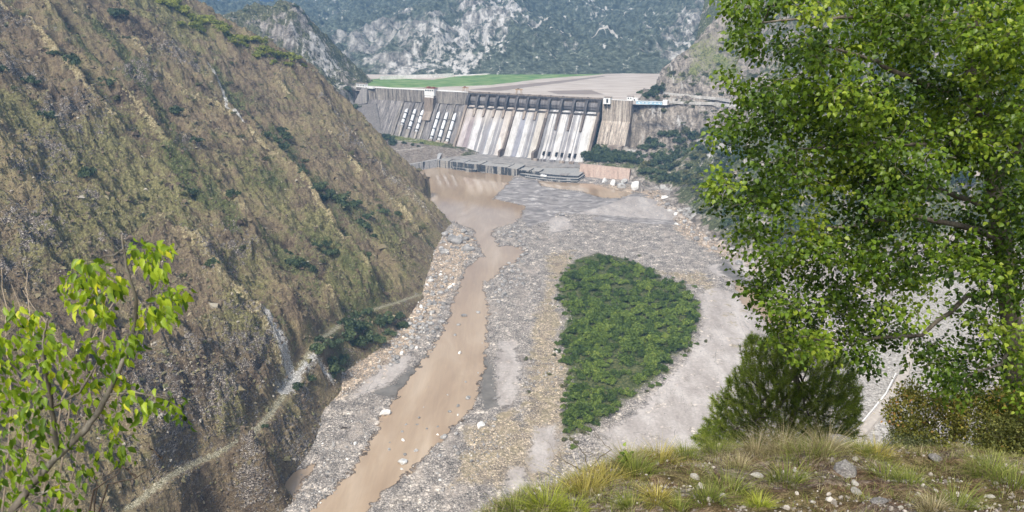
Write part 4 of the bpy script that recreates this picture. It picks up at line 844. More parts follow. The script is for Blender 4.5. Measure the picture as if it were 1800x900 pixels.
def build_trees_far():
    isl = foliage_mat('thicket_leaf', [(0, (.024, .042, .009)), (.35, (.066, .106, .018)), (.7, (.140, .195, .030)), (1, (.25, .29, .052))], .3, .5)
    drk = foliage_mat('dark_leaf', [(0, (.020, .032, .014)), (.4, (.046, .068, .028)), (.75, (.085, .112, .044)), (1, (.13, .155, .062))], .2, .35)
    olv = foliage_mat('olive_leaf', [(0, (.034, .038, .016)), (.4, (.075, .082, .032)), (.75, (.125, .125, .05)), (1, (.18, .165, .07))], .2, .4)
    lim = foliage_mat('lime_leaf', [(0, (.085, .10, .018)), (.4, (.18, .20, .035)), (.75, (.30, .31, .06)), (1, (.42, .41, .11))], .4, .3)
    MI = [bush_mesh('bush', 100+i, isl, 620, 12, .115) for i in range(6)]; MD = [bush_mesh('tree', 200+i, drk, 480, 10, .13, .95) for i in range(5)]
    MO = [bush_mesh('shrub', 300+i, olv, 300, 8, .13) for i in range(4)]; ML = [bush_mesh('shrub', 400+i, lim, 300, 8, .13, .8) for i in range(3)]
    # thicket on the island
    P = np.array(ISLAND[0], float)
    pts = sample_px([(986, 492), (1010, 462), (1050, 449), (1100, 461), (1150, 478), (1160, 498), (1200, 503), (1224, 532), (1226, 560), (1212, 594), (1186, 624), (1150, 664), (1108, 698), (1058, 738), (1020, 758), (1000, 766), (996, 738), (1004, 690), (1006, 650), (990, 600), (1002, 560), (984, 530)], 285, 10.5, 3)
    hole = [(1100, 655, 34), (1085, 640, 20), (1040, 690, 14), (1120, 680, 18), (1020, 640, 12), (1165, 500, 10)]
    for i, (px, py) in enumerate(pts):
        if any((px-a)**2+(py-b)**2 < r*r for a, b, r in hole) and i % 3: continue
        q = at_z(px, py, 2.5); d = sdist(np.array([px]), np.array([py]), P)[0]
        s = random.triangular(3.4, 7.8, 5.2)*(1. if d > 10 else .75)*(1.15 if py < 650 else .92)
        lab = ('leafy green bush in the dense heart of the river island thicket' if d > 22 else
               'leafy green bush on the upstream rim of the river island thicket' if py < 500 else
               'leafy green bush on the sand-facing right rim of the island thicket' if px > 1110 else
               'leafy green bush on the gravel-facing left rim of the island thicket' if py < 660 else 'leafy green bush near the narrow downstream tip of the island thicket')
        inst(MI[i % 6], 'bush', (q[0], q[1], float(bed_z(q[:1], q[1:2])[0])-.6), (s, s, s*random.uniform(.85, 1.35)), random.uniform(0, 6.3), lab, 'bush', 'bushes of the river island thicket')
    ri = np.random.default_rng(78)
    for i in range(70):                                          # ragged fringe of young bushes
        k = ri.integers(0, len(P)); k2 = (k+1) % len(P); t = ri.random(); q2 = P[k]*(1-t)+P[k2]*t; c0 = P.mean(0); q2 = q2+(q2-c0)/np.linalg.norm(q2-c0)*ri.normal(2, 7)
        q = at_z(q2[0], q2[1], 1.5); s = ri.uniform(1.2, 3.2)
        inst((MI+MO)[i % 9], 'bush', (q[0], q[1], float(bed_z(q[:1], q[1:2])[0])-.3), (s, s, s*ri.uniform(.8, 1.2)), ri.uniform(0, 6.3), 'small young bush on the ragged outer fringe of the island thicket', 'bush', 'young bushes fringing the island thicket')
    for px, py, r in [(925, 632, 6), (1000, 660, 6), (975, 625, 5), (993, 680, 9), (992, 775, 8), (930, 690, 4), (965, 660, 5), (1020, 480, 6), (1240, 600, 5), (1000, 745, 6)]:
        q = at_z(px, py, 1.); s = r*q[1]/FPX
        inst(MO[px % 4], 'bush', (q[0], q[1], float(bed_z(q[:1], q[1:2])[0])-.2), s, px, 'small lone dark bush on the bare gravel beside the island thicket', 'bush', 'lone bushes on the gravel')
    def hill(L, f, F, meshes, lab, cat, grp, name, n=0, sink=.15):
        for i, (px, py, r) in enumerate(L):
            h = hit(f, px, py)
            if h is None: continue
            s = r*math.hypot(h[1], ZC-h[2])/FPX; z = float(F(h[:1], h[1:2])[0])
            inst(meshes[i % len(meshes)], name, (h[0], h[1], z-s*sink), (s, s, s*random.uniform(.8, 1.15)), random.uniform(0, 6.3), lab if isinstance(lab, str) else lab(px, py), cat, grp)
    r = np.random.default_rng(77)
    hill([(133, 147, 17), (86, 217, 13), (8, 155, 13), (62, 170, 14), (335, 356, 14), (414, 396, 12), (256, 385, 7), (238, 388, 6), (376, 502, 13), (212, 40, 15), (155, 315, 17), (200, 180, 14), (345, 265, 13), (275, 235, 12), (100, 130, 9), (310, 205, 12)],
         HLb, HL, MD, lambda a, b: 'dark green shrub standing alone on the dry grass of the hillside', 'shrub', 'lone shrubs on the dry hillside', 'shrub')
    hill([(px+r.normal(0, 8), py+r.normal(0, 8), rr*r.uniform(.7, 1.1)) for px, py, rr in [(495, 245, 20), (510, 258, 14), (485, 235, 14), (500, 235, 12), (560, 325, 14), (545, 330, 12), (600, 352, 18), (612, 370, 18), (585, 345, 14), (630, 372, 13), (618, 398, 15), (640, 388, 12), (575, 345, 12), (655, 402, 12), (680, 400, 12), (700, 392, 9), (565, 350, 12), (500, 450, 11), (490, 440, 10), (530, 488, 16), (545, 497, 14), (512, 480, 13), (555, 505, 11), (570, 450, 12), (585, 460, 12), (555, 440, 11), (470, 250, 10), (530, 300, 10), (645, 440, 9), (665, 430, 9)]],
         HLb, HL, MD, 'green shrub growing in the damp gullies of the dry hillside', 'shrub', 'shrubs in the hillside gullies', 'shrub')
    hill([(px+r.normal(0, 5), py+r.normal(0, 4), rr*r.uniform(.75, 1.1)) for px, py, rr in [(620, 590, 22), (605, 605, 20), (640, 588, 20), (655, 600, 16), (632, 615, 18), (615, 578, 14), (690, 575, 17), (705, 580, 14), (680, 588, 14), (660, 570, 14), (580, 640, 18), (568, 632, 16), (595, 652, 16), (585, 628, 14), (645, 565, 12), (600, 630, 14), (630, 560, 12), (560, 610, 12), (700, 560, 10), (545, 680, 12), (520, 700, 10), (470, 760, 8)]],
         HLb, HL, MD, 'dark green bush below the hillside track near the riverbank', 'bush', 'bushes below the hillside track', 'bush')
    crest = [(302, 6, 12), (318, 14, 13), (332, 24, 13), (346, 30, 14), (362, 38, 12), (376, 40, 14), (390, 44, 10), (404, 58, 13), (418, 60, 14), (432, 70, 10), (446, 74, 14), (460, 82, 13), (474, 86, 12), (486, 92, 14), (500, 98, 11), (512, 103, 12), (524, 110, 10), (534, 116, 8), (410, 70, 12), (455, 92, 12), (480, 104, 10), (380, 56, 14), (350, 50, 14), (325, 38, 12), (505, 112, 10), (290, 4, 12)]
    crest = crest+[(a+r.normal(0, 7), b+r.normal(-1, 5), c*.8) for a, b, c in crest]
    hill([(a+r.normal(0, 3), b+6, c*r.uniform(.8, 1.2)) for a, b, c in crest], HLb, HL, ML, 'yellow-green leafy shrub along the skyline ridge of the dry hillside', 'shrub', 'shrubs along the hillside ridge', 'shrub', sink=.3)
    pts = [(p[0], p[1], r.uniform(3.5, 8)) for p in sample_px([(0, 20), (250, 20), (520, 130), (690, 340), (760, 420), (740, 500), (560, 560), (480, 600), (330, 640), (300, 480), (0, 440)], 95, 20, 8)]
    hill(pts, HLb, HL, MO, 'small olive scrub bush scattered over the dry hillside', 'shrub', 'scrub bushes scattered over the hillside', 'shrub')
    # right slope
    pts = [(p[0], p[1], r.uniform(8, 13)) for p in sample_px([(1024, 262), (1050, 250), (1080, 262), (1112, 268), (1112, 286), (1030, 284)], 30, 8, 9)]
    hill(pts, HRb2, HR, MD, 'dark green tree crowded behind the pinkish retaining wall', 'tree', 'trees behind the pinkish wall', 'tree', sink=.2)
    pts = [(p[0], p[1], r.uniform(7, 13)) for p in sample_px([(1112, 268), (1160, 240), (1230, 232), (1300, 260), (1320, 300), (1240, 330), (1190, 322), (1130, 312)], 85, 9, 10)]
    hill(pts, HRb2, HR, MD+MO[:2], 'grey-green tree on the lower slope right of the dam', 'tree', 'trees on the slope right of the dam', 'tree', sink=.2)
    pts = [(p[0], p[1], r.uniform(9, 16)) for p in sample_px([(1200, 326), (1260, 300), (1330, 330), (1450, 300), (1450, 400), (1360, 440), (1300, 420), (1240, 392)], 50, 13, 12)]
    hill(pts, HRb2, HR, MO+MD[:2], 'olive green tree above the pale boulders of the right bank', 'tree', 'trees above the right bank', 'tree', sink=.2)
    pts = [(p[0], p[1], r.uniform(4, 9)) for p in sample_px([(1120, 150), (1180, 118), (1260, 50), (1400, 60), (1500, 200), (1500, 300), (1300, 230), (1180, 225), (1125, 180)], 80, 11, 13)]
    hill(pts, HRb2, HR, MO, 'small dull green shrub on the rocky slope above the roads', 'shrub', 'shrubs on the slope above the roads', 'shrub')
    pts = [(p[0], p[1], r.uniform(12, 22)) for p in sample_px([(1480, 120), (1800, 60), (1800, 420), (1620, 440), (1480, 440)], 60, 22, 14)]
    hill(pts, HRb2, HR, MO+MD[:1], 'olive tree on the far slope glimpsed through the poplar leaves', 'tree', 'trees on the far slope behind the poplar', 'tree')
    hill([(1136, 168, 10), (1145, 170, 11), (1156, 168, 11), (1150, 163, 9), (1132, 144, 8), (1140, 140, 8), (1126, 150, 7)], HRb2, HR, MD, 'dark green tree on the bank above the pale blue shed', 'tree', 'trees above the pale blue shed', 'tree')
    # left abutment
    hill([(690, 258, 8), (684, 248, 9), (672, 246, 9), (665, 240, 8), (678, 238, 7), (725, 247, 4), (742, 246, 3), (735, 252, 3), (710, 243, 4)], HPb2, HP, MD, 'dark tree in the small garden below the penstocks', 'tree', 'trees in the garden below the penstocks', 'tree', sink=.1)
    hill([(px, py, rr) for px, py, rr in [(612, 165, 8), (622, 172, 9), (632, 168, 8), (605, 175, 9), (640, 172, 7), (615, 182, 8), (628, 178, 7), (600, 190, 8), (612, 205, 9), (605, 222, 9), (620, 215, 7), (628, 232, 8), (640, 246, 8)]], HPb2, HP, MD, 'grey-green tree on the steep bank beside the dark masonry wall', 'tree', 'trees beside the masonry wall', 'tree')
    hill([(405, 48, 6), (432, 24, 5), (470, 20, 4), (521, 24, 5), (500, 22, 3), (450, 24, 4), (545, 50, 4), (415, 44, 4), (534, 34, 4), (485, 24, 3)], HPb2, HP, MD, 'tiny dark tree on the summit of the rocky hill behind the ridge', 'tree', 'trees on the rocky summit', 'tree')

def build_stuff():
    # dry scrub: a rough skin of small tufts over the hillside, too many to count
    a = NT('dry_scrub'); x = a.attr('rnd'); m = a.surf(a.ramp(x, [(0, (.06, .046, .034)), (.3, (.125, .096, .07)), (.55, (.175, .14, .09)), (.75, (.14, .138, .07)), (.9, (.23, .195, .12)), (1, (.36, .325, .27))]), .95, None, .05)
    N = 42000; az = rng.uniform(-.72, -.07, N); yy = np.exp(rng.uniform(np.log(300), np.log(1150), N)); xx = az*yy
    b = HLb(xx, yy); k = b > 1.5; xx, yy = xx[k], yy[k]; z, bb, st_, gu_, ed_, rk_, tk_ = HL(xx, yy, True); k = tk_ < .3; xx, yy, z, gu_ = xx[k], yy[k], z[k], gu_[k]
    n = len(xx); V0 = np.array([[1, 0, 0], [-.5, .87, 0], [-.5, -.87, 0], [.3, .1, .8], [-.3, .4, .55], [.1, -.5, .6]]); F0 = np.array([[0, 1, 3], [1, 4, 3], [1, 2, 4], [2, 5, 4], [2, 0, 5], [0, 3, 5], [3, 4, 5]])
    s = rng.lognormal(-.05, .5, n)*(.45+yy/1200.); sc = np.stack([s, s*rng.uniform(.6, 1, n), s*rng.uniform(.5, 1.1, n)], -1)
    V, F = batch(V0+np.array([0, 0, -.12]), F0, np.stack([xx, yy, z], -1), sc, rotmats(n, False, .5))
    rn = np.clip(rng.normal(.5, .22, n)+.25*fbm(xx/30, yy/30, 3, 7)-.3*gu_, 0, 1)
    o = link('dry_scrub', make_mesh('dry_scrub', V, F, dict(rnd=np.repeat(rn, 6)), False, m)); o['kind'] = 'stuff'
    # loose stones of the riverbed
    a = NT('river_stones'); x = a.attr('rnd'); f = a.noise(1.5, 3)
    m = a.surf(a.mul(a.ramp(x, [(0, (.08, .074, .07)), (.35, (.20, .188, .178)), (.7, (.33, .312, .293)), (.9, (.54, .515, .48)), (1, (.74, .715, .68))]), a.ramp(f, [(.3, .75), (.7, 1.2)])), .9, None, .15)
    N = 120000; px = rng.uniform(440, 1480, N); py = rng.uniform(345, 905, N); d0 = px-900; d1 = FPX*cc+(450-py)*ss; d2 = -FPX*ss+(450-py)*cc; t = -ZC/d2
    xx, yy = d0*t, d1*t; z, w, sa, si, isl, _s, _m = bed_z(xx, yy, True); bank = zone(xx, yy, BANK); dr = zone(xx, yy, DRY)
    dens = np.where(sa > 1, .02, 1.)*np.where(si > 1, .05, 1.)*np.where(isl > 6, .0, 1.)*np.where(w > 3, .012, 1.)*np.where(bank > 0, 1., .42+.5*(fbm(xx/35, yy/35, 3, 4) > .1))*np.where(HLb(xx, yy) > 3, 0, 1)
    rough = np.clip(sstep(-.25, .5, fbm(xx/50, yy/70, 3, 44))+.5*(bank > 0), 0, 1); dens *= (.25+.75*rough)
    k = (rng.random(N) < dens*.5); xx, yy, z, w, bank, rough, dr = [q[k] for q in (xx, yy, z, w, bank, rough, dr)]
    n = len(xx); V0, F0 = ico(1); V0 = V0*[1, .8, .65]+np.random.default_rng(3).normal(0, .13, V0.shape)
    s = np.minimum(rng.lognormal(-1., .5, n)*(.75+.55*rough+.35*(bank > 0)), 2.2)*(.45+yy/1000.)
    V, F = batch(V0, F0, np.stack([xx, yy, np.maximum(z, -.3)+.1*s], -1), s, rotmats(n))
    rn = np.clip(rng.beta(2.2, 2.6, n)+.10*(bank > 0), 0, 1)
    o = link('gravel', make_mesh('gravel', V, F, dict(rnd=np.repeat(rn, 12)), False, m)); o['kind'] = 'stuff'
    # boulders one can tell apart
    wm = rock_mat('white_rock', (.40, .385, .36), (.58, .565, .54), (.74, .73, .70)); gm = rock_mat('grey_rock', (.12, .115, .11), (.25, .24, .23), (.42, .40, .385)); bm_ = rock_mat('brown_rock', (.07, .05, .04), (.15, .11, .085), (.26, .20, .16))
    WR = [rock_mesh('boulder', 10+i, wm) for i in range(4)]; GR = [rock_mesh('boulder', 30+i, gm) for i in range(6)]; BR = [rock_mesh('boulder', 50+i, bm_) for i in range(2)]
    tm = rock_mat('tan_rock', (.16, .13, .105), (.30, .255, .215), (.46, .41, .36)); TR = [rock_mesh('boulder', 60+i, tm) for i in range(5)]
    def put(L, M, lab, grp=None):
        for i, (px, py, r, *q) in enumerate(L):
            p = at_z(px, py+r*.25, .4); s = r*np.linalg.norm(p-[0, 0, ZC])/FPX/1.6; z = max(float(bed_z(p[:1], p[1:2])[0]), -.3)
            inst(M[i % len(M)], 'boulder', (p[0], p[1], z+s*.22), (s, s*.9, s), random.uniform(0, 6), q[0] if q else lab, 'boulder', grp, .2)
    put([(677, 723, 17, 'large white boulder on the left water edge beside grey gravel'), (708, 808, 16, 'white boulder in the muddy channel, biggest of those standing in the water'), (846, 748, 15, 'white boulder on grey gravel right of the muddy channel'), (808, 618, 0.1+8, 'pale stone at the right edge of the muddy channel below the rapids'), (708, 771, 8, 'small white stone alone in the muddy channel above the white boulder'), (706, 822, 6, 'tiny white stone just below the white boulder in the channel')], WR, '')
    put([(816, 552, 12, 'dark grey boulder in the middle of the narrow muddy channel'), (840, 547, 8, 'small grey boulder in the channel right of the dark one'), (822, 697, 9, 'small dark rock by the right shore of the muddy channel'), (780, 765, 12, 'grey boulder at the right water edge beside the widening channel'), (806, 569, 7, 'little grey stone in the channel below the dark boulder'), (800, 587, 7, 'grey stone lying in shallow water near the left bank'), (886, 517, 14, 'large grey boulder on gravel right of the narrow channel'), (987, 378, 9, 'small dark boulder on the pale sand of the delta')], GR, '')
    put([(1118, 326, 26, 'big pale slab-like boulder beside the jagged pillar'), (1092, 326, 18, 'pale angular boulder in front of the pinkish wall'), (1078, 322, 16, 'pale boulder left of the brown rock by the pinkish wall'), (1062, 318, 13, 'small pale boulder at the foot of the pinkish wall'), (1098, 318, 14, 'pale boulder directly below the brown rock')], WR, '')
    put([(1090, 311, 14, 'brown angular boulder on top of the rubble by the pinkish wall')], BR, '')
    r = np.random.default_rng(5)
    put([(p[0], p[1], r.uniform(6, 13)) for p in sample_px([(790, 402), (835, 405), (838, 425), (812, 446), (770, 452), (760, 430)], 16, 8, 21)]+[(800, 420, 26), (822, 436, 22), (780, 440, 18)], GR, 'blue-grey boulder of the rapids below the muddy pool', 'boulders of the rapids')
    put([(p[0], p[1], r.uniform(6, 11)) for p in sample_px([(760, 470), (800, 490), (780, 560), (745, 610), (690, 645), (640, 660), (700, 600), (740, 530)], 70, 7, 22)], GR+WR[:1], 'boulder in the rubble along the left side of the river', 'boulders along the left bank')
    put([(p[0], p[1], r.uniform(6, 12)) for p in sample_px([(1130, 335), (1165, 340), (1210, 372), (1250, 410), (1330, 462), (1300, 470), (1240, 430), (1190, 400), (1180, 375)], 55, 7, 23)], TR+GR[:2]+WR[:1], 'boulder in the pale rubble along the right bank below the trees', 'boulders along the right bank')
    put([(p[0], p[1], r.uniform(5, 9)) for p in sample_px([(865, 405), (920, 395), (930, 430), (920, 500), (870, 540), (862, 500), (880, 472), (920, 440)], 45, 8, 24)], GR, 'grey boulder on the gravel right of the rapids', 'boulders right of the rapids')
    put([(p[0], p[1], r.uniform(4, 8)) for p in sample_px([(560, 760), (640, 740), (600, 820), (540, 860), (860, 640), (880, 760), (830, 860), (720, 890), (760, 820)], 40, 16, 25)], GR+WR[:1], 'stone lying on the wide gravel of the lower river', 'stones on the lower gravel')
    dw = mat_plain('driftwood', (.045, .035, .028), .3); p = at_z(607, 753, 1.); g = MB().tube([(-3, 0, .2), (-1, .3, .5), (1.5, 0, .5), (4, -.5, .8)], [.5, .6, .45, .25], 7).tube([(1, 0, .5), (1.8, 1.4, 1.3)], [.3, .12], 6).build('driftwood', dw, None, True); g.location = p
    tag(g, 'dark driftwood log on grey gravel left of the muddy channel', 'log')
# ------------------------------------------------------------------ the ledge the camera looks over, and what grows on it
SL = .47
def plane_hit(px, py, drop=1.7):
    d = ray(px, py); t = -drop/(d[2]+SL*d[1]); return np.array([0, 0, ZC])+d*t
_E = [(-1.2, 2.2), (-.5, 2.6), (-.25, 3.1), (-.12, 3.6)]+[(lambda p: (p[0]/p[1], p[1]))(plane_hit(a, b)) for a, b in [(850, 930), (890, 905), (935, 875), (1000, 845), (1080, 820), (1130, 803), (1230, 794), (1400, 788), (1500, 782), (1600, 794), (1700, 804), (1800, 815)]]+[(1.3, 7.2)]
_EA = np.array([e[0] for e in _E]); _EY = np.array([e[1] for e in _E])
def gz(X, Y):
    X = np.asarray(X, float); Y = np.asarray(Y, float)
    ye = np.interp(X/np.maximum(Y, .05), _EA, _EY); s = np.maximum(Y-ye, 0)
    z = ZC-1.7-SL*Y-.47*s*s/(s+1.1)
    near = sstep(30, 8, Y)
    z = z+.10*fbm(X/1.1, Y/1.1, 3, 201)+.035*fbm(X/.28, Y/.28, 3, 205)*near+1.5*fbm(X/25, Y/25, 3, 207)*sstep(10, 60, Y)
    return z
def ghit(px, py):
    d = ray(px, py); Y = np.linspace(2, 16, 900); t = Y/d[1]; x = d[0]*t; h = gz(x, Y); i = np.argmax(h > ZC+d[2]*t)
    return np.array([x[i], Y[i], h[i]]) if (h > ZC+d[2]*t).any() else None
def grass_blades(base, n_per, L, spread, width, seed, lean=.5):
    r = np.random.default_rng(seed); base = np.repeat(np.asarray(base, float), n_per, 0); n = len(base)
    a = r.uniform(0, 2*np.pi, n); dx = np.stack([np.cos(a), np.sin(a), 0*a], -1); rr = np.sqrt(r.random(n))*spread
    b = base+dx*rr[:, None]; l = np.repeat(np.atleast_1d(L), n_per)*r.uniform(.5, 1.15, n) if np.ndim(L) else L*r.uniform(.5, 1.15, n)
    ln = lean*r.uniform(.2, 1.5, n)*(.4+rr/spread); side = np.stack([-np.sin(a+r.normal(0, .8, n)), np.cos(a), 0*a], -1)*width
    P = []
    for t in (0, .4, .75, 1.):
        c = b+dx*(l*ln*t*t)[:, None]+np.array([0, 0, 1.])*(l*t*(1-.35*ln*t))[:, None]
        w = (1-t*.92); P += [c-side*w, c+side*w]
    V = np.stack(P, 1).reshape(-1, 3); q = np.array([[0, 1, 3, 2], [2, 3, 5, 4], [4, 5, 7, 6]])
    F = (q[None]+8*np.arange(n)[:, None, None]).reshape(-1, 4)
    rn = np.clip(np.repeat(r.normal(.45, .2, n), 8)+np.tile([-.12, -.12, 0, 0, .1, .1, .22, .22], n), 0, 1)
    return V, F, rn
LEAF_V = np.array([[0, 0, 0], [-.34, .24, .10], [-.29, .56, .10], [.02, 1., -.20], [.29, .60, .05], [.36, .28, .12], [0, .5, -.02]])
LEAF_F = np.array([[0, 6, 2, 1], [6, 3, 3, 2], [0, 5, 4, 6], [6, 4, 3, 3]])
def leaf_mesh(name, pos, size, M, rn, mat, wide=1.):
    tri = np.array([[0, 6, 1], [1, 6, 2], [2, 6, 3], [3, 6, 4], [4, 6, 5], [5, 6, 0]])
    V, F = batch(LEAF_V*[wide, 1, 1], tri, pos, size, M); return make_mesh(name, V, F, dict(rnd=np.repeat(rn, 7)), True, mat)
def frames(yaxis, up, jit, r):                               # leaf frames: y along the blade, z near 'up'
    n = len(yaxis); y = yaxis/np.linalg.norm(yaxis, axis=1)[:, None]; u = up+r.normal(0, jit, (n, 3))
    x = np.cross(y, u); x /= np.linalg.norm(x, axis=1)[:, None]+1e-9; z = np.cross(x, y); return np.stack([x, y, z], -1)

class Wood:                                                  # limbs drawn by hand, twigs grown from the nearest limb
    def __init__(s, seed): s.mb = MB(); s.N = []; s.Rd = []; s.A = np.full((64, 3), 1e9); s.r = np.random.default_rng(seed)
    def limb(s, pts, r0, r1, n=8, wob=.0):
        pts = [np.array(p, float) for p in pts]; P = []
        for i in range(len(pts)-1):
            for t in np.linspace(0, 1, 5, endpoint=False): P.append(pts[i]+(pts[i+1]-pts[i])*t+s.r.normal(0, wob, 3)*(0 < t))
        P.append(pts[-1]); rad = np.linspace(r0, r1, len(P)); s.mb.tube(P, list(rad), n)
        s.N += P; s.Rd += list(rad)
    def twig(s, q, rmax, rend, sag=.12, n=4, node=True):
        n_ = len(s.N); k_ = getattr(s, 'k', 0)
        if n_ > len(s.A): s.A = np.concatenate([s.A, np.full((max(n_, 1000), 3), 1e9)])
        if n_ > k_: s.A[k_:n_] = np.array(s.N[k_:n_]); s.k = n_
        d = ((s.A[:n_]-q)**2).sum(1); i = int(np.argmin(d)); p = s.A[i].copy(); L = math.sqrt(d[i])
        r0 = min(rmax, s.Rd[i]*.8, rend+.011*L); m = (p+q)/2+np.array([0, 0, sag*L])+s.r.normal(0, .06*L, 3)
        P = [p, p*.5+m*.5+s.r.normal(0, .03*L, 3), m, m*.45+q*.55+s.r.normal(0, .03*L, 3), q]
        s.mb.tube(P, list(np.linspace(r0, rend, 5)), n, False)
        if node: s.N += P[1:]; s.Rd += list(np.linspace(r0, rend, 5))[1:]
        return q-P[3]

def build_ledge():
    a = NT('ledge_soil'); n1 = a.noise(.9, 4); n2 = a.noise(7., 4, rough=.7); n3 = a.noise(45., 3, rough=.7); v1 = a.voro(16., out='Color'); vd = a.voro(16.)
    col = a.ramp(n2, [(.38, (.050, .028, .017)), (.5, (.115, .068, .042)), (.62, (.19, .13, .088))])
    col = a.mix(a.ss(n1, .48, .62, 0, .6), col, a.ramp(n2, [(.38, (.065, .06, .022)), (.62, (.18, .155, .07))]))
    peb = a.mul(a.ramp(v1, [(.2, (.10, .085, .075)), (.6, (.27, .24, .21)), (.9, (.5, .47, .43))]), a.ramp(vd, [(.3, 1.1), (.7, .4)]))
    col = a.mix(a.math('MULTIPLY', a.ss(n1, .54, .44), .4), col, peb); col = a.mul(col, a.ramp(n3, [(.36, .5), (.5, 1.), (.64, 1.5)]))
    m = a.surf(col, .95, a.bump(a.math('ADD', n3, a.math('MULTIPLY', n2, 2.)), .04, .9), .1)
    X, Y = polar(-1.0, 1.5, 520, 1.3, 345, 620); z = gz(X, Y); grid_obj('ledge', X, Y, z, z > -8, None, m)
    r = np.random.default_rng(9)
    # small stones: stuff; the ones that catch the eye: things
    sm = NT('ledge_pebbles'); x = sm.attr('rnd'); smm = sm.surf(sm.ramp(x, [(0, (.07, .06, .052)), (.5, (.22, .195, .17)), (.85, (.34, .31, .275)), (1, (.48, .455, .42))]), .9)
    N = 4200; az = r.uniform(-.05, .85, N); yy = r.uniform(4.2, 9.2, N); xx = az*yy; k = (fbm(xx/1., yy/1., 3, 301)+.35*sstep(7.2, 5.4, yy) > -.02); xx, yy = xx[k], yy[k]; n = len(xx)
    V0, F0 = ico(1); s = r.lognormal(-4.45, .5, n); V, F = batch(V0*[1, .8, .6], F0, np.stack([xx, yy, gz(xx, yy)+s*.25], -1), s, rotmats(n))
    o = link('pebbles', make_mesh('pebbles', V, F, dict(rnd=np.repeat(r.beta(2, 2.4, n), 12)), False, smm)); o['kind'] = 'stuff'
    wm = rock_mat('pale_stone', (.20, .18, .16), (.36, .335, .30), (.52, .495, .46), 9.); gm = rock_mat('grey_stone', (.07, .065, .065), (.17, .16, .155), (.30, .285, .27), 8.); wm2 = [rock_mesh('stone', 70+i, wm) for i in range(3)]; gm2 = [rock_mesh('stone', 80+i, gm) for i in range(3)]
    for i, (px, py, w, f, mm, lab) in enumerate([(1505, 866, 24, .7, wm2, 'rounded pale stone in the middle of the bare soil, larger of the pair'), (1503, 852, 17, .8, wm2, 'rounded pale stone touching the larger one on the bare soil'), (1491, 853, 8, .8, wm2, 'tiny pale stone just left of the pair on the bare soil'), (1330, 838, 26, .5, wm2, 'flat white stone lying between green grass tufts'), (1221, 840, 20, .8, wm2, 'pale stone near the left grass slope of the ledge'), (1088, 886, 24, .7, wm2, 'white stone at the bottom left of the ledge by yellow grass'), (1398, 830, 13, .8, wm2, 'small pale stone under the dark green grass tuft'),
        (1480, 782, 55, .5, gm2, 'broad flat grey rock on the rim of the ledge below the pine'), (1485, 832, 62, .55, gm2, 'dark rough rock embedded in the soil of the ledge'), (1430, 884, 14, .7, wm2, 'small cream stone at the lower edge of the bare soil'), (1742, 876, 14, .8, wm2, 'small pale stone on the reddish soil at far right'), (1645, 808, 28, .5, gm2, 'grey stone under the brown shrub at the rim'), (1545, 884, 34, .4, gm2, 'flat grey slab at the bottom of the ledge'), (1582, 894, 12, .8, wm2, 'small white stone beside the flat grey slab'), (1270, 872, 14, .6, wm2, 'pale pebble between the tufts left of the bright green one'), (1504, 808, 16, .6, wm2, 'pale stone just above the dark rough rock')]):
        h = ghit(px, py)
        if h is None: continue
        s = w*np.linalg.norm(h-[0, 0, ZC])/FPX/2.2; inst(mm[i % 3], 'stone', (h[0], h[1], h[2]+s*.1), (s, s*.85, s*f*1.3), r.uniform(0, 6), lab, 'stone', None, .12)
    # grass
    def gmat(name, st): return foliage_mat(name, st, .4, 0, .6)
    GREEN = gmat('green_grass', [(0, (.045, .06, .012)), (.4, (.12, .15, .028)), (.7, (.21, .235, .05)), (1, (.42, .40, .14))]); YEL = gmat('yellow_grass', [(0, (.06, .055, .018)), (.4, (.24, .20, .045)), (.7, (.40, .34, .09)), (1, (.60, .52, .22))]); BRI = gmat('bright_grass', [(0, (.06, .08, .012)), (.4, (.21, .25, .03)), (.7, (.34, .36, .05)), (1, (.40, .38, .10))]); DRYM = gmat('dry_grass', [(0, (.09, .075, .04)), (.4, (.22, .18, .10)), (.7, (.36, .31, .19)), (1, (.52, .46, .32))])
    N = 7200; az = r.uniform(-.1, .9, N); yy = r.uniform(4.0, 9.6, N); xx = az*yy; ye = np.interp(az, _EA, _EY)
    dens = .07+.6*(fbm(xx/.9, yy/.9, 3, 303) > .22)+.8*sstep(1.2, .2, np.abs(ye-yy))+.5*(az < .22); k = r.random(N) < dens*.9; xx, yy = xx[k], yy[k]; h = gz(xx, yy); half = len(xx)//2
    for nm, sl, m in (('grass', slice(0, half), GREEN), ('dry_grass', slice(half, None), DRYM)):
        V, F, rn = grass_blades(np.stack([xx, yy, h-.01], -1)[sl], 9, .085, .07, .0027, 31, .9); o = link(nm, make_mesh(nm, V, F, dict(rnd=rn), False, m)); o['kind'] = 'stuff'
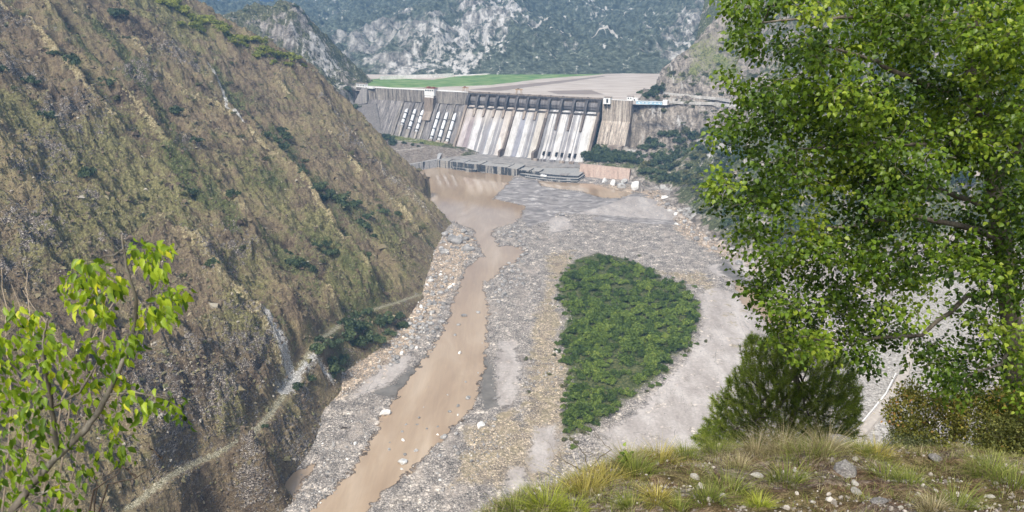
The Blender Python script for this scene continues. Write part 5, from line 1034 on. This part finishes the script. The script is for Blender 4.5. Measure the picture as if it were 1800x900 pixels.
    T = [(1335, 892, 34, BRI, 'compact bright yellow-green grass tuft at the bottom of the ledge', .9), (1030, 872, 62, YEL, 'yellow grass tuft standing out at the rim above the river', 1.1), (1068, 850, 50, YEL, 'straw yellow grass tuft on the rim beside the brightest yellow tuft', 1.), (960, 895, 60, BRI, 'lime green grass tuft at the lower left tip of the ledge', .9), (905, 900, 50, GREEN, 'green grass tuft at the very left tip of the ledge', .9), (1005, 902, 46, BRI, 'yellow-green tuft between the lime and the yellow tufts at the bottom', .8), (1118, 834, 56, GREEN, 'green and straw grass tuft below the small leafy sprig', 1.), (1160, 815, 48, YEL, 'pale yellow tuft on the rim right of the leafy sprig', 1.),
        (1205, 808, 46, GREEN, 'green tuft on the rim below the left edge of the pine', .9), (1262, 800, 46, GREEN, 'fine green grass tuft on the rim in front of the pine', .9), (1330, 800, 46, DRYM, 'dry pale grass tuft on the rim before the pine', 1.2), (1282, 868, 72, GREEN, 'wide soft green tuft on the left of the bare soil', .75), (1245, 880, 50, GREEN, 'green tuft left of the wide soft one', .8), (1385, 850, 58, GREEN, 'upright green tuft right of the flat white stone', .9), (1425, 808, 70, GREEN, 'dark green domed tuft on the rim behind the dark rough rock', .7), (1452, 800, 50, DRYM, 'tall dry stalks beside the dark green domed tuft', 1.3), (1558, 842, 54, GREEN, 'low green tuft right of the dark rough rock', .6), (1600, 852, 50, GREEN, 'low spreading green tuft under the brown shrub', .6), (1680, 897, 66, GREEN, 'bright green tuft at the bottom right of the ledge', .8), (1640, 900, 44, DRYM, 'short dry tuft beside the bottom right green one', .8),
        (1110, 893, 44, GREEN, 'green tuft right of the white stone at the bottom left', .8), (1155, 880, 42, YEL, 'yellowish tuft between the white stone and the green tufts', .8), (1195, 900, 46, GREEN, 'green tuft on the lower edge left of the wide soft one', .8), (1540, 806, 46, YEL, 'yellow tuft on the rim between pine and brown shrub', .9), (1510, 800, 40, GREEN, 'small green tuft behind the flat grey rock', .9), (1375, 796, 46, DRYM, 'thin dry stalks on the rim in the shade of the pine', 1.4), (1100, 818, 40, DRYM, 'thin pale stalks around the leafy sprig', 1.3), (1740, 835, 60, GREEN, 'dull green tuft under the shrubs at far right', .8), (1785, 860, 70, GREEN, 'dull green tuft at the far right edge of the ledge', .8), (1300, 825, 40, DRYM, 'short pale tuft above the flat white stone', .9)]
    for i, (px, py, w, m, lab, asp) in enumerate(T):
        h = ghit(px, py)
        if h is None: h = plane_hit(px, py); h[2] = float(gz(h[:1], h[1:2])[0])
        s = w*np.linalg.norm(h-[0, 0, ZC])/FPX
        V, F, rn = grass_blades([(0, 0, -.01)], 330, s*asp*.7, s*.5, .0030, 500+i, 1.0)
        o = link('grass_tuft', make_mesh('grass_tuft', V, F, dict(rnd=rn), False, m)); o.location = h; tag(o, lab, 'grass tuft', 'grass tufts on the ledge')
    bark = rock_mat('twig_bark', (.05, .038, .028), (.10, .08, .06), (.19, .16, .13), 20.); LG = foliage_mat('sprig_leaf', [(0, (.05, .09, .012)), (.5, (.13, .20, .025)), (1, (.26, .33, .06))], .4)
    h = ghit(1098, 824)
    if h is not None:
        t = thing('sprig', 'small leafy lime green sprig rising from the grass at the rim', 'plant', tuple(h)); w = Wood(3); w.limb([(0, 0, -.02), (.01, 0, .12), (-.02, .01, .24)], .006, .003, 5); w.limb([(.01, 0, .1), (.05, 0, .19)], .004, .002, 5)
        w.mb.build('stem', bark, t); q = np.array(w.N)[r.integers(2, len(w.N), 60)]+r.normal(0, .02, (60, 3)); y = r.normal(0, 1, (60, 3)); link('leaves', leaf_mesh('leaves', q, r.uniform(.03, .055, 60), frames(y, np.array([0, 0, 1.]), .5, r), r.random(60), LG), t)
    # leafless twiggy shrub leaning out over the river, and another at lower left
    def bare(nm, lab, P, seed, rad):
        base = P[0][0]; t = thing(nm, lab, 'shrub', tuple(base)); w = Wood(seed); n0 = None
        for L in P: w.limb([np.array(p)-base for p in L], rad, rad*.35, 6, .01)
        for _ in range(26):
            q = np.array(w.N)[w.r.integers(3, len(w.N))]; w.twig(q+w.r.normal(0, .16, 3)*[1, .6, 1]+[0, 0, .05], rad*.5, rad*.18)
        w.mb.build('branches', bark, t)
    D = lambda px, py, y: at_y(px, py, y)
    bare('bare_shrub', 'leafless twiggy shrub leaning out over the riverbed at the rim', [[D(1035, 855, 7.3), D(1030, 800, 7.4), D(1000, 765, 7.4)], [D(1032, 825, 7.4), D(1075, 790, 7.5), D(1050, 770, 7.5)], [D(1034, 835, 7.3), D(975, 800, 7.3)], [D(1040, 850, 7.3), D(1110, 810, 7.4), D(1140, 830, 7.4)]], 5, .007)

def px_cloud(poly, holes, n, y0, dy, seed, lobes=None):
    r = np.random.default_rng(seed); P = np.array(poly, float); lo, hi = P.min(0), P.max(0); out = []
    while len(out) < n:
        q = lo+(hi-lo)*r.random((4000, 2)); k = inside(q[:, 0], q[:, 1], P)
        for cx, cy, rx, ry in holes: k &= (((q[:, 0]-cx)/rx)**2+((q[:, 1]-cy)/ry)**2 > r.uniform(.7, 1.2, len(q)))
        out += list(q[k])
    out = np.array(out[:n]); Y = y0+dy*np.clip(r.normal(0, .5, n), -1, 1)
    return np.array([at_y(a, b, y) for (a, b), y in zip(out, Y)]), r
def build_near_trees():
    up = np.array([0, 0, 1.])
    a = NT('grey_bark'); b1 = a.noise(6., 4, a.mapv((1, 1, .25)), .7); bark = a.surf(a.ramp(b1, [(.3, (.05, .042, .034)), (.5, (.12, .105, .085)), (.7, (.22, .20, .17))]), .9, a.bump(b1, .02, .8), .1)
    # big broad-leaved tree at right
    base = at_y(1788, 760, 10.4); base[2] = float(gz(base[:1], base[1:2])[0])-.2; D = lambda x, y, d: at_y(x, y, d)-base
    t = thing('poplar_tree', 'big leafy tree with small toothed green leaves filling the right side', 'tree', tuple(base)); w = Wood(21)
    w.limb([(0, 0, 0), D(1786, 640, 10.3), D(1772, 520, 10.2), D(1762, 420, 10.1), D(1748, 332, 10)], .15, .115, 10); w.limb([D(1748, 332, 10), D(1736, 268, 10), D(1716, 200, 9.9), D(1705, 130, 9.8), D(1712, 50, 9.7), D(1722, -60, 9.7)], .10, .045, 8, .01); w.limb([D(1738, 275, 10), D(1738, 200, 10.3), D(1730, 110, 10.5), D(1760, 0, 10.7)], .07, .03, 7, .01)
    w.limb([D(1716, 200, 9.9), D(1665, 162, 9.6), D(1598, 135, 9.3), D(1560, 120, 9.2), D(1528, 103, 9.1), D(1425, 72, 9.)], .05, .012, 7, .012); w.limb([D(1738, 256, 10), D(1690, 246, 9.6), D(1640, 256, 9.3), D(1540, 250, 9.1), D(1400, 262, 9.)], .045, .010, 7, .012)
    w.limb([D(1762, 420, 10.1), D(1700, 400, 9.7), D(1600, 380, 9.4), D(1480, 400, 9.2), D(1370, 410, 9.1)], .05, .010, 7, .012); w.limb([D(1772, 520, 10.2), D(1700, 520, 9.8), D(1620, 590, 9.4), D(1500, 600, 9.2), D(1400, 590, 9.1)], .045, .010, 7, .012); w.limb([D(1755, 370, 10), D(1640, 330, 10.4), D(1480, 320, 10.5), D(1350, 330, 10.3)], .045, .010, 7, .012); w.limb([D(1712, 50, 9.7), D(1620, 30, 9.5), D(1480, 30, 9.3), D(1340, 40, 9.2)], .04, .01, 7, .012); w.limb([D(1780, 600, 10.3), D(1760, 640, 9.8), D(1700, 660, 9.5)], .035, .01, 7); w.limb([D(1745, 330, 10), D(1790, 260, 9.6), D(1830, 180, 9.3)], .05, .02, 7)
    crown = [(1290, -40), (1284, 20), (1288, 50), (1302, 62), (1318, 85), (1335, 100), (1352, 92), (1385, 108), (1400, 122), (1345, 135), (1338, 150), (1318, 168), (1290, 196), (1262, 215), (1246, 240), (1262, 250), (1290, 244), (1300, 262), (1322, 272), (1275, 296), (1254, 320), (1252, 342), (1268, 366), (1290, 372), (1306, 350), (1322, 374), (1345, 378), (1330, 398), (1290, 418), (1296, 432), (1330, 432), (1356, 444), (1330, 462), (1324, 490), (1316, 520), (1330, 532), (1352, 540), (1338, 560), (1345, 578), (1356, 594), (1380, 606), (1430, 628), (1480, 638), (1505, 652), (1535, 638), (1565, 600), (1605, 610), (1628, 655), (1660, 706), (1720, 700), (1780, 716), (1840, 716), (1840, -40)]
    holes = [(1385, 45, 18, 20), (1345, 118, 22, 16), (1392, 112, 22, 12), (1432, 25, 12, 12), (1482, 112, 14, 14), (1530, 122, 20, 9), (1665, 95, 26, 14), (1580, 148, 16, 8), (1320, 285, 26, 14), (1388, 250, 18, 10), (1398, 345, 16, 18), (1470, 372, 28, 20), (1355, 395, 22, 12), (1430, 330, 10, 10), (1705, 335, 48, 22), (1740, 320, 24, 20), (1660, 375, 22, 14), (1500, 478, 14, 12), (1410, 495, 16, 18), (1415, 455, 14, 10), (1655, 535, 50, 42), (1600, 560, 34, 22), (1560, 500, 14, 14), (1480, 565, 16, 10), (1440, 545, 12, 10), (1690, 490, 26, 14), (1760, 540, 22, 12), (1690, 600, 30, 12), (1590, 655, 14, 22), (1530, 640, 12, 12), (1740, 640, 20, 10), (1600, 430, 14, 10), (1350, 470, 14, 14), (1780, 435, 18, 12), (1640, 290, 12, 8)]
    r = np.random.default_rng(31); cp = np.array(crown, float); sp = []; tone = []
    Q = np.stack([r.uniform(1240, 1850, 30000), r.uniform(-45, 715, 30000)], -1); sdq = sdist(Q[:, 0], Q[:, 1], cp); Q = Q[sdq > 11]   # leafy sprays, kept apart so that gaps stay between them
    for a_, c_, b_, d_ in holes: Q = Q[((Q[:, 0]-a_)/(b_+20))**2+((Q[:, 1]-c_)/(d_+14))**2 >= 1]
    A_ = np.empty((0, 2))
    for q in Q:
        if len(A_) and (((A_-q)*[1, 1.5])**2).sum(1).min() < 33*33: continue
        A_ = np.vstack([A_, q])
        if len(A_) >= 340: break
    sp = [tuple(q) for q in A_]
    Cn = []; tones = []
    for px, py in sp:
        edge = sdist(np.array([px]), np.array([py]), cp)[0]; y = 9.6+(r.choice([-.9, -.3, .5, 1.2])+r.normal(0, .25)); c0 = at_y(px, py, y); tn = r.normal(.47, .2); sc_ = min(1., .45+edge/45.)
        for _ in range(9):
            o = np.clip(r.normal(size=3), -1.5, 1.5)*np.array([.165, .26, .062])*sc_; o[2] -= .35*(o[0]**2)/.3; Cn.append(c0+o); tones.append(tn+r.normal(0, .05))
    for px, py in [(1280, 126), (1290, 118), (1300, 130), (1282, 140), (1296, 150), (1306, 160), (1325, 150), (1296, 422), (1310, 428), (1256, 232), (1250, 244), (1260, 338)]: Cn.append(at_y(px, py, 9.2)); tones.append(.6)
    Cn = np.array(Cn)-base; N0 = np.array(w.N); order = np.argsort([np.min(np.linalg.norm(N0-c, axis=1)) for c in Cn])
    pos = []; yax = []; rn = []; size = []
    for i in order:
        c = Cn[i]; dr = w.twig(c, .02, .0035, .06); dr = dr/np.linalg.norm(dr); far_ = dr*.7+r.normal(0, .45, 3); tip = c+far_*.17; m = 21
        s = r.uniform(0, 1, m); off = r.normal(0, .068, (m, 3)); pos.append(c*(1-s[:, None])+tip*s[:, None]+off); y = off*6+far_*.5+r.normal(0, .5, (m, 3))+[0, 0, -.35]; yax.append(y); tone = np.clip(tones[i], .1, .9); rn.append(np.clip(tone+r.normal(0, .17, m), 0, 1)); size.append(r.uniform(.048, .078, m))
    pos = np.concatenate(pos); n = len(pos); u = np.tile(up+np.array([.05, -.25, 0]), (n, 1))
    LM = foliage_mat('poplar_leaf', [(0, (.018, .040, .006)), (.3, (.052, .098, .010)), (.6, (.110, .178, .016)), (.85, (.185, .255, .024)), (1, (.28, .34, .045))], .45, 0, .42)
    w.mb.build('trunk', bark, t, True); link('crown', leaf_mesh('crown', pos, np.concatenate(size), frames(np.concatenate(yax), u, .55, r), np.concatenate(rn), LM, 1.12), t)
    # sapling at left, close to the camera
    base = at_y(-10, 985, 2.9); D = lambda x, y, d: at_y(x, y, d)-base; t = thing('sapling', 'slender sapling with bright yellow-green drooping leaves at lower left', 'tree', tuple(base)); w = Wood(22)
    w.limb([(0, 0, -1.), (0, 0, 0), D(23, 897, 2.95), D(60, 847, 3.), D(107, 797, 3.), D(153, 753, 3.), D(190, 693, 3.), D(213, 643, 3.), D(238, 570, 3.), D(240, 530, 3.), D(222, 470, 3.), D(214, 412, 3.)], .024, .004, 7, .002); w.limb([D(104, 798, 3.), D(95, 757, 2.95), D(90, 700, 2.95), D(78, 640, 2.9), D(76, 600, 2.9), D(84, 560, 2.9)], .013, .004, 6, .002); w.limb([D(213, 643, 3.), D(235, 600, 3.05), D(262, 550, 3.1), D(270, 470, 3.1)], .008, .003, 6, .002); w.limb([D(96, 714, 2.95), D(140, 690, 2.9), D(170, 640, 2.9)], .007, .003, 6)
    w.limb([D(60, 847, 3.), D(30, 800, 3.1), D(0, 790, 3.1), D(-60, 760, 3.1)], .009, .003, 6); w.limb([D(190, 693, 3.), D(240, 690, 2.95), D(290, 700, 2.9), D(320, 720, 2.9)], .006, .0025, 5); w.limb([D(90, 700, 2.95), D(40, 660, 3.), D(0, 620, 3.), D(-40, 600, 3.)], .007, .003, 6); w.limb([D(160, 745, 3.), D(180, 700, 3.2), D(150, 640, 3.2), D(165, 560, 3.2), D(160, 500, 3.2)], .007, .003, 5); w.limb([D(40, 870, 3.), D(110, 860, 2.9), D(150, 880, 2.9)], .007, .003, 5)
    cl = [(150, 470, 24, 14), (175, 500, 34, 22), (130, 500, 28, 16), (205, 500, 20, 10), (160, 535, 34, 18), (185, 545, 18, 9), (245, 440, 22, 12), (270, 450, 28, 18), (292, 435, 12, 7), (280, 475, 16, 7), (298, 520, 26, 16), (320, 520, 16, 8), (275, 540, 26, 13), (250, 560, 18, 8), (290, 560, 20, 8), (60, 560, 22, 10), (30, 555, 22, 10), (10, 600, 36, 16), (50, 590, 30, 16), (90, 600, 30, 12), (30, 640, 40, 20), (80, 640, 34, 16), (130, 620, 34, 16), (180, 620, 34, 16), (215, 615, 26, 12), (240, 600, 18, 7), (10, 690, 40, 18), (60, 690, 36, 16), (120, 680, 36, 16), (170, 670, 34, 16), (215, 670, 26, 11), (225, 700, 20, 7), (260, 715, 22, 10), (300, 708, 20, 9), (320, 735, 14, 4), (20, 740, 40, 20), (70, 740, 34, 12), (160, 715, 30, 10), (210, 740, 22, 7), (200, 770, 24, 9), (20, 800, 40, 18), (70, 790, 30, 10), (120, 770, 30, 10), (180, 790, 24, 8), (60, 840, 34, 10), (10, 860, 40, 20), (100, 850, 30, 10), (150, 830, 22, 7), (60, 890, 40, 12), (120, 885, 34, 10), (215, 800, 18, 5), (20, 930, 50, 20), (110, 920, 40, 10), (-40, 650, 50, 30), (-40, 800, 50, 30)]
    pos = []; yax = []; rn = []; size = []; r = np.random.default_rng(41)
    for px, py, rad, m in cl:
        yy = 3.+r.normal(0, .14); m = int(m*2.1)+3; c = at_y(px, py-rad*.5, yy)-base; w.twig(c, .004, .0014, .05, 4)
        for _ in range(m):
            q = at_y(px+r.normal(0, rad*.5), py+r.normal(0, rad*.5), yy+r.normal(0, .06))-base; pos.append(q); o = q-c; yax.append(o*8+np.array([0, 0, -.8])+r.normal(0, .4, 3)); rn.append(np.clip(.66-(py-420)/1700.+r.normal(0, .2), 0, 1)); size.append(r.uniform(.032, .062))  # upper leaves get a brighter tone: backlight put into the leaf colour
        if rad < 27: pass
    pos = np.array(pos); SM = foliage_mat('sapling_leaf', [(0, (.022, .055, .008)), (.3, (.080, .145, .012)), (.6, (.20, .29, .02)), (.85, (.34, .42, .03)), (1, (.52, .50, .04))], .5, 0, .42)
    w.mb.build('trunk', bark, t, True); link('crown', leaf_mesh('crown', pos, np.array(size), frames(np.array(yax), np.tile([.1, -.6, .6], (len(pos), 1)), .5, r), np.array(rn), SM, .66), t)
    # thin dry twigs around the sapling
    tb = mat_plain('dry_twig', (.26, .21, .16), .3, 20.); dk = mat_plain('dark_twig', (.05, .038, .03), .3, 20.)
    base = at_y(40, 960, 3.4); t = thing('dry_stalks', 'pale leafless stalks standing behind the sapling at lower left', 'shrub', tuple(base)); w = Wood(23); D = lambda x, y, d: at_y(x, y, d)-base
    for L in [[(0, 960), (20, 700), (10, 560), (2, 470)], [(20, 960), (60, 620), (50, 530), (45, 470)], [(60, 960), (110, 700), (180, 560), (250, 460)], [(90, 960), (130, 640), (40, 510)], [(100, 960), (180, 600), (195, 490)], [(30, 960), (70, 640), (20, 500)]]: w.limb([D(a, b, 3.4+.1*i) for i, (a, b) in enumerate(L)], .006, .0018, 5, .004)
    w.mb.build('stems', tb, t)
    base = at_y(150, 990, 4.2); t = thing('dark_twigs', 'dark arching leafless twigs right of the sapling', 'shrub', tuple(base)); w = Wood(24); D = lambda x, y, d: at_y(x, y, d)-base
    for L in [[(150, 990), (190, 850), (240, 840), (284, 806)], [(150, 990), (165, 860), (210, 830), (217, 808)], [(160, 990), (170, 860), (163, 830)], [(284, 806), (275, 796), (250, 770)], [(240, 838), (215, 820), (175, 845)], [(270, 650), (300, 630), (325, 612)]][:5]: w.limb([D(a, b, 4.2) for a, b in L], .008, .0022, 5, .006)
    w.mb.build('stems', dk, t)
    # young pine below the rim
    base = at_y(1385, 860, 14.); base[2] = float(gz(base[:1], base[1:2])[0])-.1; D = lambda x, y, d: at_y(x, y, d)-base; t = thing('pine_tree', 'bushy dark green pine with long needles just below the ledge', 'pine', tuple(base)); w = Wood(25)
    w.limb([(0, 0, 0), D(1390, 760, 14), D(1400, 680, 14), D(1385, 600, 14)], .10, .03, 8, .01)
    for q in [(1260, 700, 13.6), (1240, 770, 13.4), (1310, 660, 13.7), (1320, 740, 13.2), (1350, 640, 13.8), (1420, 640, 14.2), (1455, 650, 14.2), (1480, 690, 14.3), (1500, 740, 14.3), (1450, 740, 13.5), (1410, 720, 13.2), (1340, 600, 14.2), (1290, 730, 14.4)]: w.limb([w.N[w.r.integers(6, 13)], (w.N[8]+D(*q))*.5+[0, 0, -.05], D(*q)], .03, .01, 6, .015)
    poly = [(1222, 784), (1218, 760), (1232, 758), (1250, 722), (1245, 705), (1268, 690), (1284, 668), (1286, 648), (1304, 640), (1300, 612), (1322, 592), (1345, 598), (1370, 578), (1400, 590), (1428, 580), (1452, 606), (1476, 612), (1500, 648), (1514, 684), (1512, 735), (1516, 765), (1500, 790), (1380, 812), (1280, 806)]
    Cn, r = px_cloud(poly, [(1405, 668, 16, 8), (1460, 720, 10, 7)], 1900, 13.9, 1.2, 51); Cn = Cn-base; cen = D(1385, 760, 14.)
    N0 = np.array(w.N); order = np.argsort([np.min(np.linalg.norm(N0-c, axis=1)) for c in Cn]); Vs = []; rs = []
    for i in order:
        c = Cn[i]; w.twig(c, .012, .004, -.05); ax = (c-cen); ax = ax/np.linalg.norm(ax)+np.array([0, 0, .75])+r.normal(0, .3, 3); ax /= np.linalg.norm(ax); m = 64; s = r.uniform(-.12, .10, m); b = c+ax*s[:, None]; d = r.normal(0, .8, (m, 3))+ax*.75; d /= np.linalg.norm(d, axis=1)[:, None]; L = r.uniform(.07, .14, m)[:, None]; sd = np.cross(d, r.normal(size=(m, 3))); sd /= np.linalg.norm(sd, axis=1)[:, None]
        Vs.append(np.stack([b-sd*.0045, b+sd*.0045, b+d*L+[0, 0, -.01]], 1).reshape(-1, 3)); tone = r.normal(.52, .2); rs.append(np.repeat(np.clip(tone+r.normal(0, .16, m), 0, 1), 3))
    V = np.concatenate(Vs); PM = foliage_mat('pine_needle', [(0, (.042, .070, .012)), (.35, (.112, .165, .024)), (.65, (.205, .262, .040)), (1, (.33, .37, .08))], .48, 0, .5)
    w.mb.build('trunk', bark, t); link('crown', make_mesh('crown', V, np.arange(len(V)).reshape(-1, 3), dict(rnd=np.concatenate(rs)), False, PM), t)
    # shrubs along the right rim
    def shrub(nm, lab, poly, holes, n, y0, dy, per, ls, st, stems, seed, rad=.012, wide=.8):
        b0 = stems[0][0]; base = at_y(b0[0], b0[1], y0); base[2] = min(base[2], float(gz(base[:1], base[1:2])[0])); t = thing(nm, lab, 'shrub', tuple(base)); w = Wood(seed)
        for L in stems: w.limb([at_y(a, b, y0)-base for a, b in L], rad, rad*.35, 6, .012)
        Cn, r = px_cloud(poly, holes, n, y0, dy, seed); Cn = Cn-base; N0 = np.array(w.N); order = np.argsort([np.min(np.linalg.norm(N0-c, axis=1)) for c in Cn]); pos = []; rn = []; yx = []
        for i in order:
            c = Cn[i]; dr = w.twig(c, rad*.4, .0018, .03); off = r.normal(0, .06, (per, 3)); pos.append(c+off); yx.append(off*8+r.normal(0, .5, (per, 3))+[0, 0, .3]); rn.append(np.clip(r.normal(.5, .16)+r.normal(0, .18, per), 0, 1))
        pos = np.concatenate(pos); m = foliage_mat(nm+'_leaf', st, .35); w.mb.build('stems', dk, t); link('crown', leaf_mesh('crown', pos, r.uniform(ls*.7, ls*1.3, len(pos)), frames(np.concatenate(yx), np.tile(up, (len(pos), 1)), .6, r), np.concatenate(rn), m, wide), t)
    shrub('brown_shrub', 'sparse shrub with olive and rusty brown leaves on the right rim', [(1562, 715), (1580, 690), (1600, 670), (1640, 690), (1680, 700), (1740, 690), (1820, 680), (1830, 800), (1780, 820), (1720, 815), (1660, 800), (1600, 790), (1570, 760)], [(1655, 760, 16, 10), (1640, 735, 12, 8), (1700, 770, 10, 8)], 700, 10.2, .9, 30, .042, [(0, (.06, .068, .015)), (.3, (.14, .15, .03)), (.6, (.23, .23, .045)), (.82, (.30, .25, .055)), (1, (.36, .19, .06))], [[(1655, 812), (1640, 745), (1605, 700)], [(1655, 812), (1650, 750), (1690, 700)], [(1700, 830), (1720, 760), (1760, 700)], [(1655, 810), (1625, 720), (1640, 690)]], 61)
    shrub('low_shrub', 'low grey-green shrub under the brown one on the rim', [(1550, 790), (1570, 770), (1600, 765), (1640, 780), (1650, 810), (1620, 822), (1570, 815)], [], 200, 9.6, .4, 30, .028, [(0, (.04, .05, .022)), (.5, (.11, .13, .055)), (1, (.21, .23, .12))], [[(1600, 825), (1595, 785)], [(1610, 825), (1630, 790)], [(1595, 825), (1570, 795)]], 62, .008)
    shrub('dark_shrub', 'dull green shrub crowded at the far right edge of the ledge', [(1715, 760), (1740, 735), (1790, 730), (1850, 740), (1850, 850), (1780, 845), (1725, 825)], [], 330, 9.4, .5, 30, .034, [(0, (.04, .05, .015)), (.5, (.12, .135, .035)), (1, (.23, .23, .06))], [[(1780, 850), (1770, 790), (1740, 750)], [(1785, 850), (1800, 780), (1820, 740)]], 63, .010)
    shrub('rim_shrub', 'thin dry shrub with tiny pale leaves at the rim below the pine', [(1370, 792), (1390, 770), (1430, 764), (1480, 772), (1520, 780), (1510, 800), (1400, 806)], [], 60, 9.3, .4, 14, .018, [(0, (.06, .06, .03)), (.5, (.13, .13, .065)), (1, (.26, .25, .15))], [[(1440, 812), (1430, 775)], [(1445, 812), (1480, 780)], [(1435, 812), (1395, 780)]], 64, .005)
# ------------------------------------------------------------------ sky, sun, air, camera
def build_light():
    w = bpy.data.worlds.new("World"); bpy.context.scene.world = w; w.use_nodes = True; t = w.node_tree; t.nodes.clear()
    sk = t.nodes.new('ShaderNodeTexSky'); sk.sky_type = 'NISHITA'; sk.sun_disc = False
    EL, AZ = R(52), R(204)                                   # high sun veiled by thin cloud, from behind and left of the camera
    sk.sun_elevation = EL; sk.sun_rotation = AZ; sk.air_density = 1.; sk.dust_density = 4.
    hs = t.nodes.new('ShaderNodeHueSaturation'); hs.inputs['Saturation'].default_value = .16
    bg = t.nodes.new('ShaderNodeBackground'); bg.inputs['Strength'].default_value = .12
    out = t.nodes.new('ShaderNodeOutputWorld')
    t.links.new(sk.outputs[0], hs.inputs['Color']); t.links.new(hs.outputs[0], bg.inputs[0]); t.links.new(bg.outputs[0], out.inputs[0])
    L = bpy.data.lights.new('sun', 'SUN'); L.energy = 3.0; L.angle = R(10); L.color = (1., .94, .84)
    o = bpy.data.objects.new('sun', L); C.objects.link(o)
    d = Vector((math.sin(AZ)*math.cos(EL), math.cos(AZ)*math.cos(EL), math.sin(EL)))   # towards the sun
    o.rotation_euler = d.to_track_quat('Z', 'Y').to_euler(); o.location = (0, -50, 400)
def build_haze():
    n = NT('haze'); v = n.n('ShaderNodeVolumePrincipled'); v.inputs['Color'].default_value = (.26, .54, 1., 1); v.inputs['Density'].default_value = .00013
    v.inputs['Anisotropy'].default_value = .1
    n.t.links.new(v.outputs[0], n.out.inputs['Volume'])
    o = MB().box(-5600, 5600, -400, 8600, -8.5, 2300).build('haze', n.m); o['kind'] = 'stuff'
def build_camera():
    c = bpy.data.cameras.new('camera'); o = bpy.data.objects.new('camera', c); C.objects.link(o)
    c.sensor_fit = 'HORIZONTAL'; c.sensor_width = 36; c.lens = 36*FPX/1800; c.clip_start = .1; c.clip_end = 20000
    o.location = (0, 0, ZC); o.rotation_euler = (math.pi/2-PITCH, 0, 0)
    c.dof.use_dof = True; c.dof.focus_distance = 260.; c.dof.aperture_fstop = 6.5     # a phone lens focused far away: the nearest leaves go slightly soft
    sc = bpy.context.scene; sc.camera = o
    sc.view_settings.view_transform = 'Standard'; sc.view_settings.look = 'None'; sc.view_settings.exposure = 1.0; sc.view_settings.gamma = 1; sc.view_settings.use_curve_mapping = False
    sc.cycles.use_denoising = True
    try: sc.cycles.denoiser = 'OPENIMAGEDENOISE'
    except Exception: pass
    sc.cycles.max_bounces = 6; sc.cycles.volume_bounces = 0
build_river(); build_left(); build_far(); build_dam(); build_trees_far(); build_stuff(); build_ledge(); build_near_trees()
build_light(); build_haze(); build_camera()
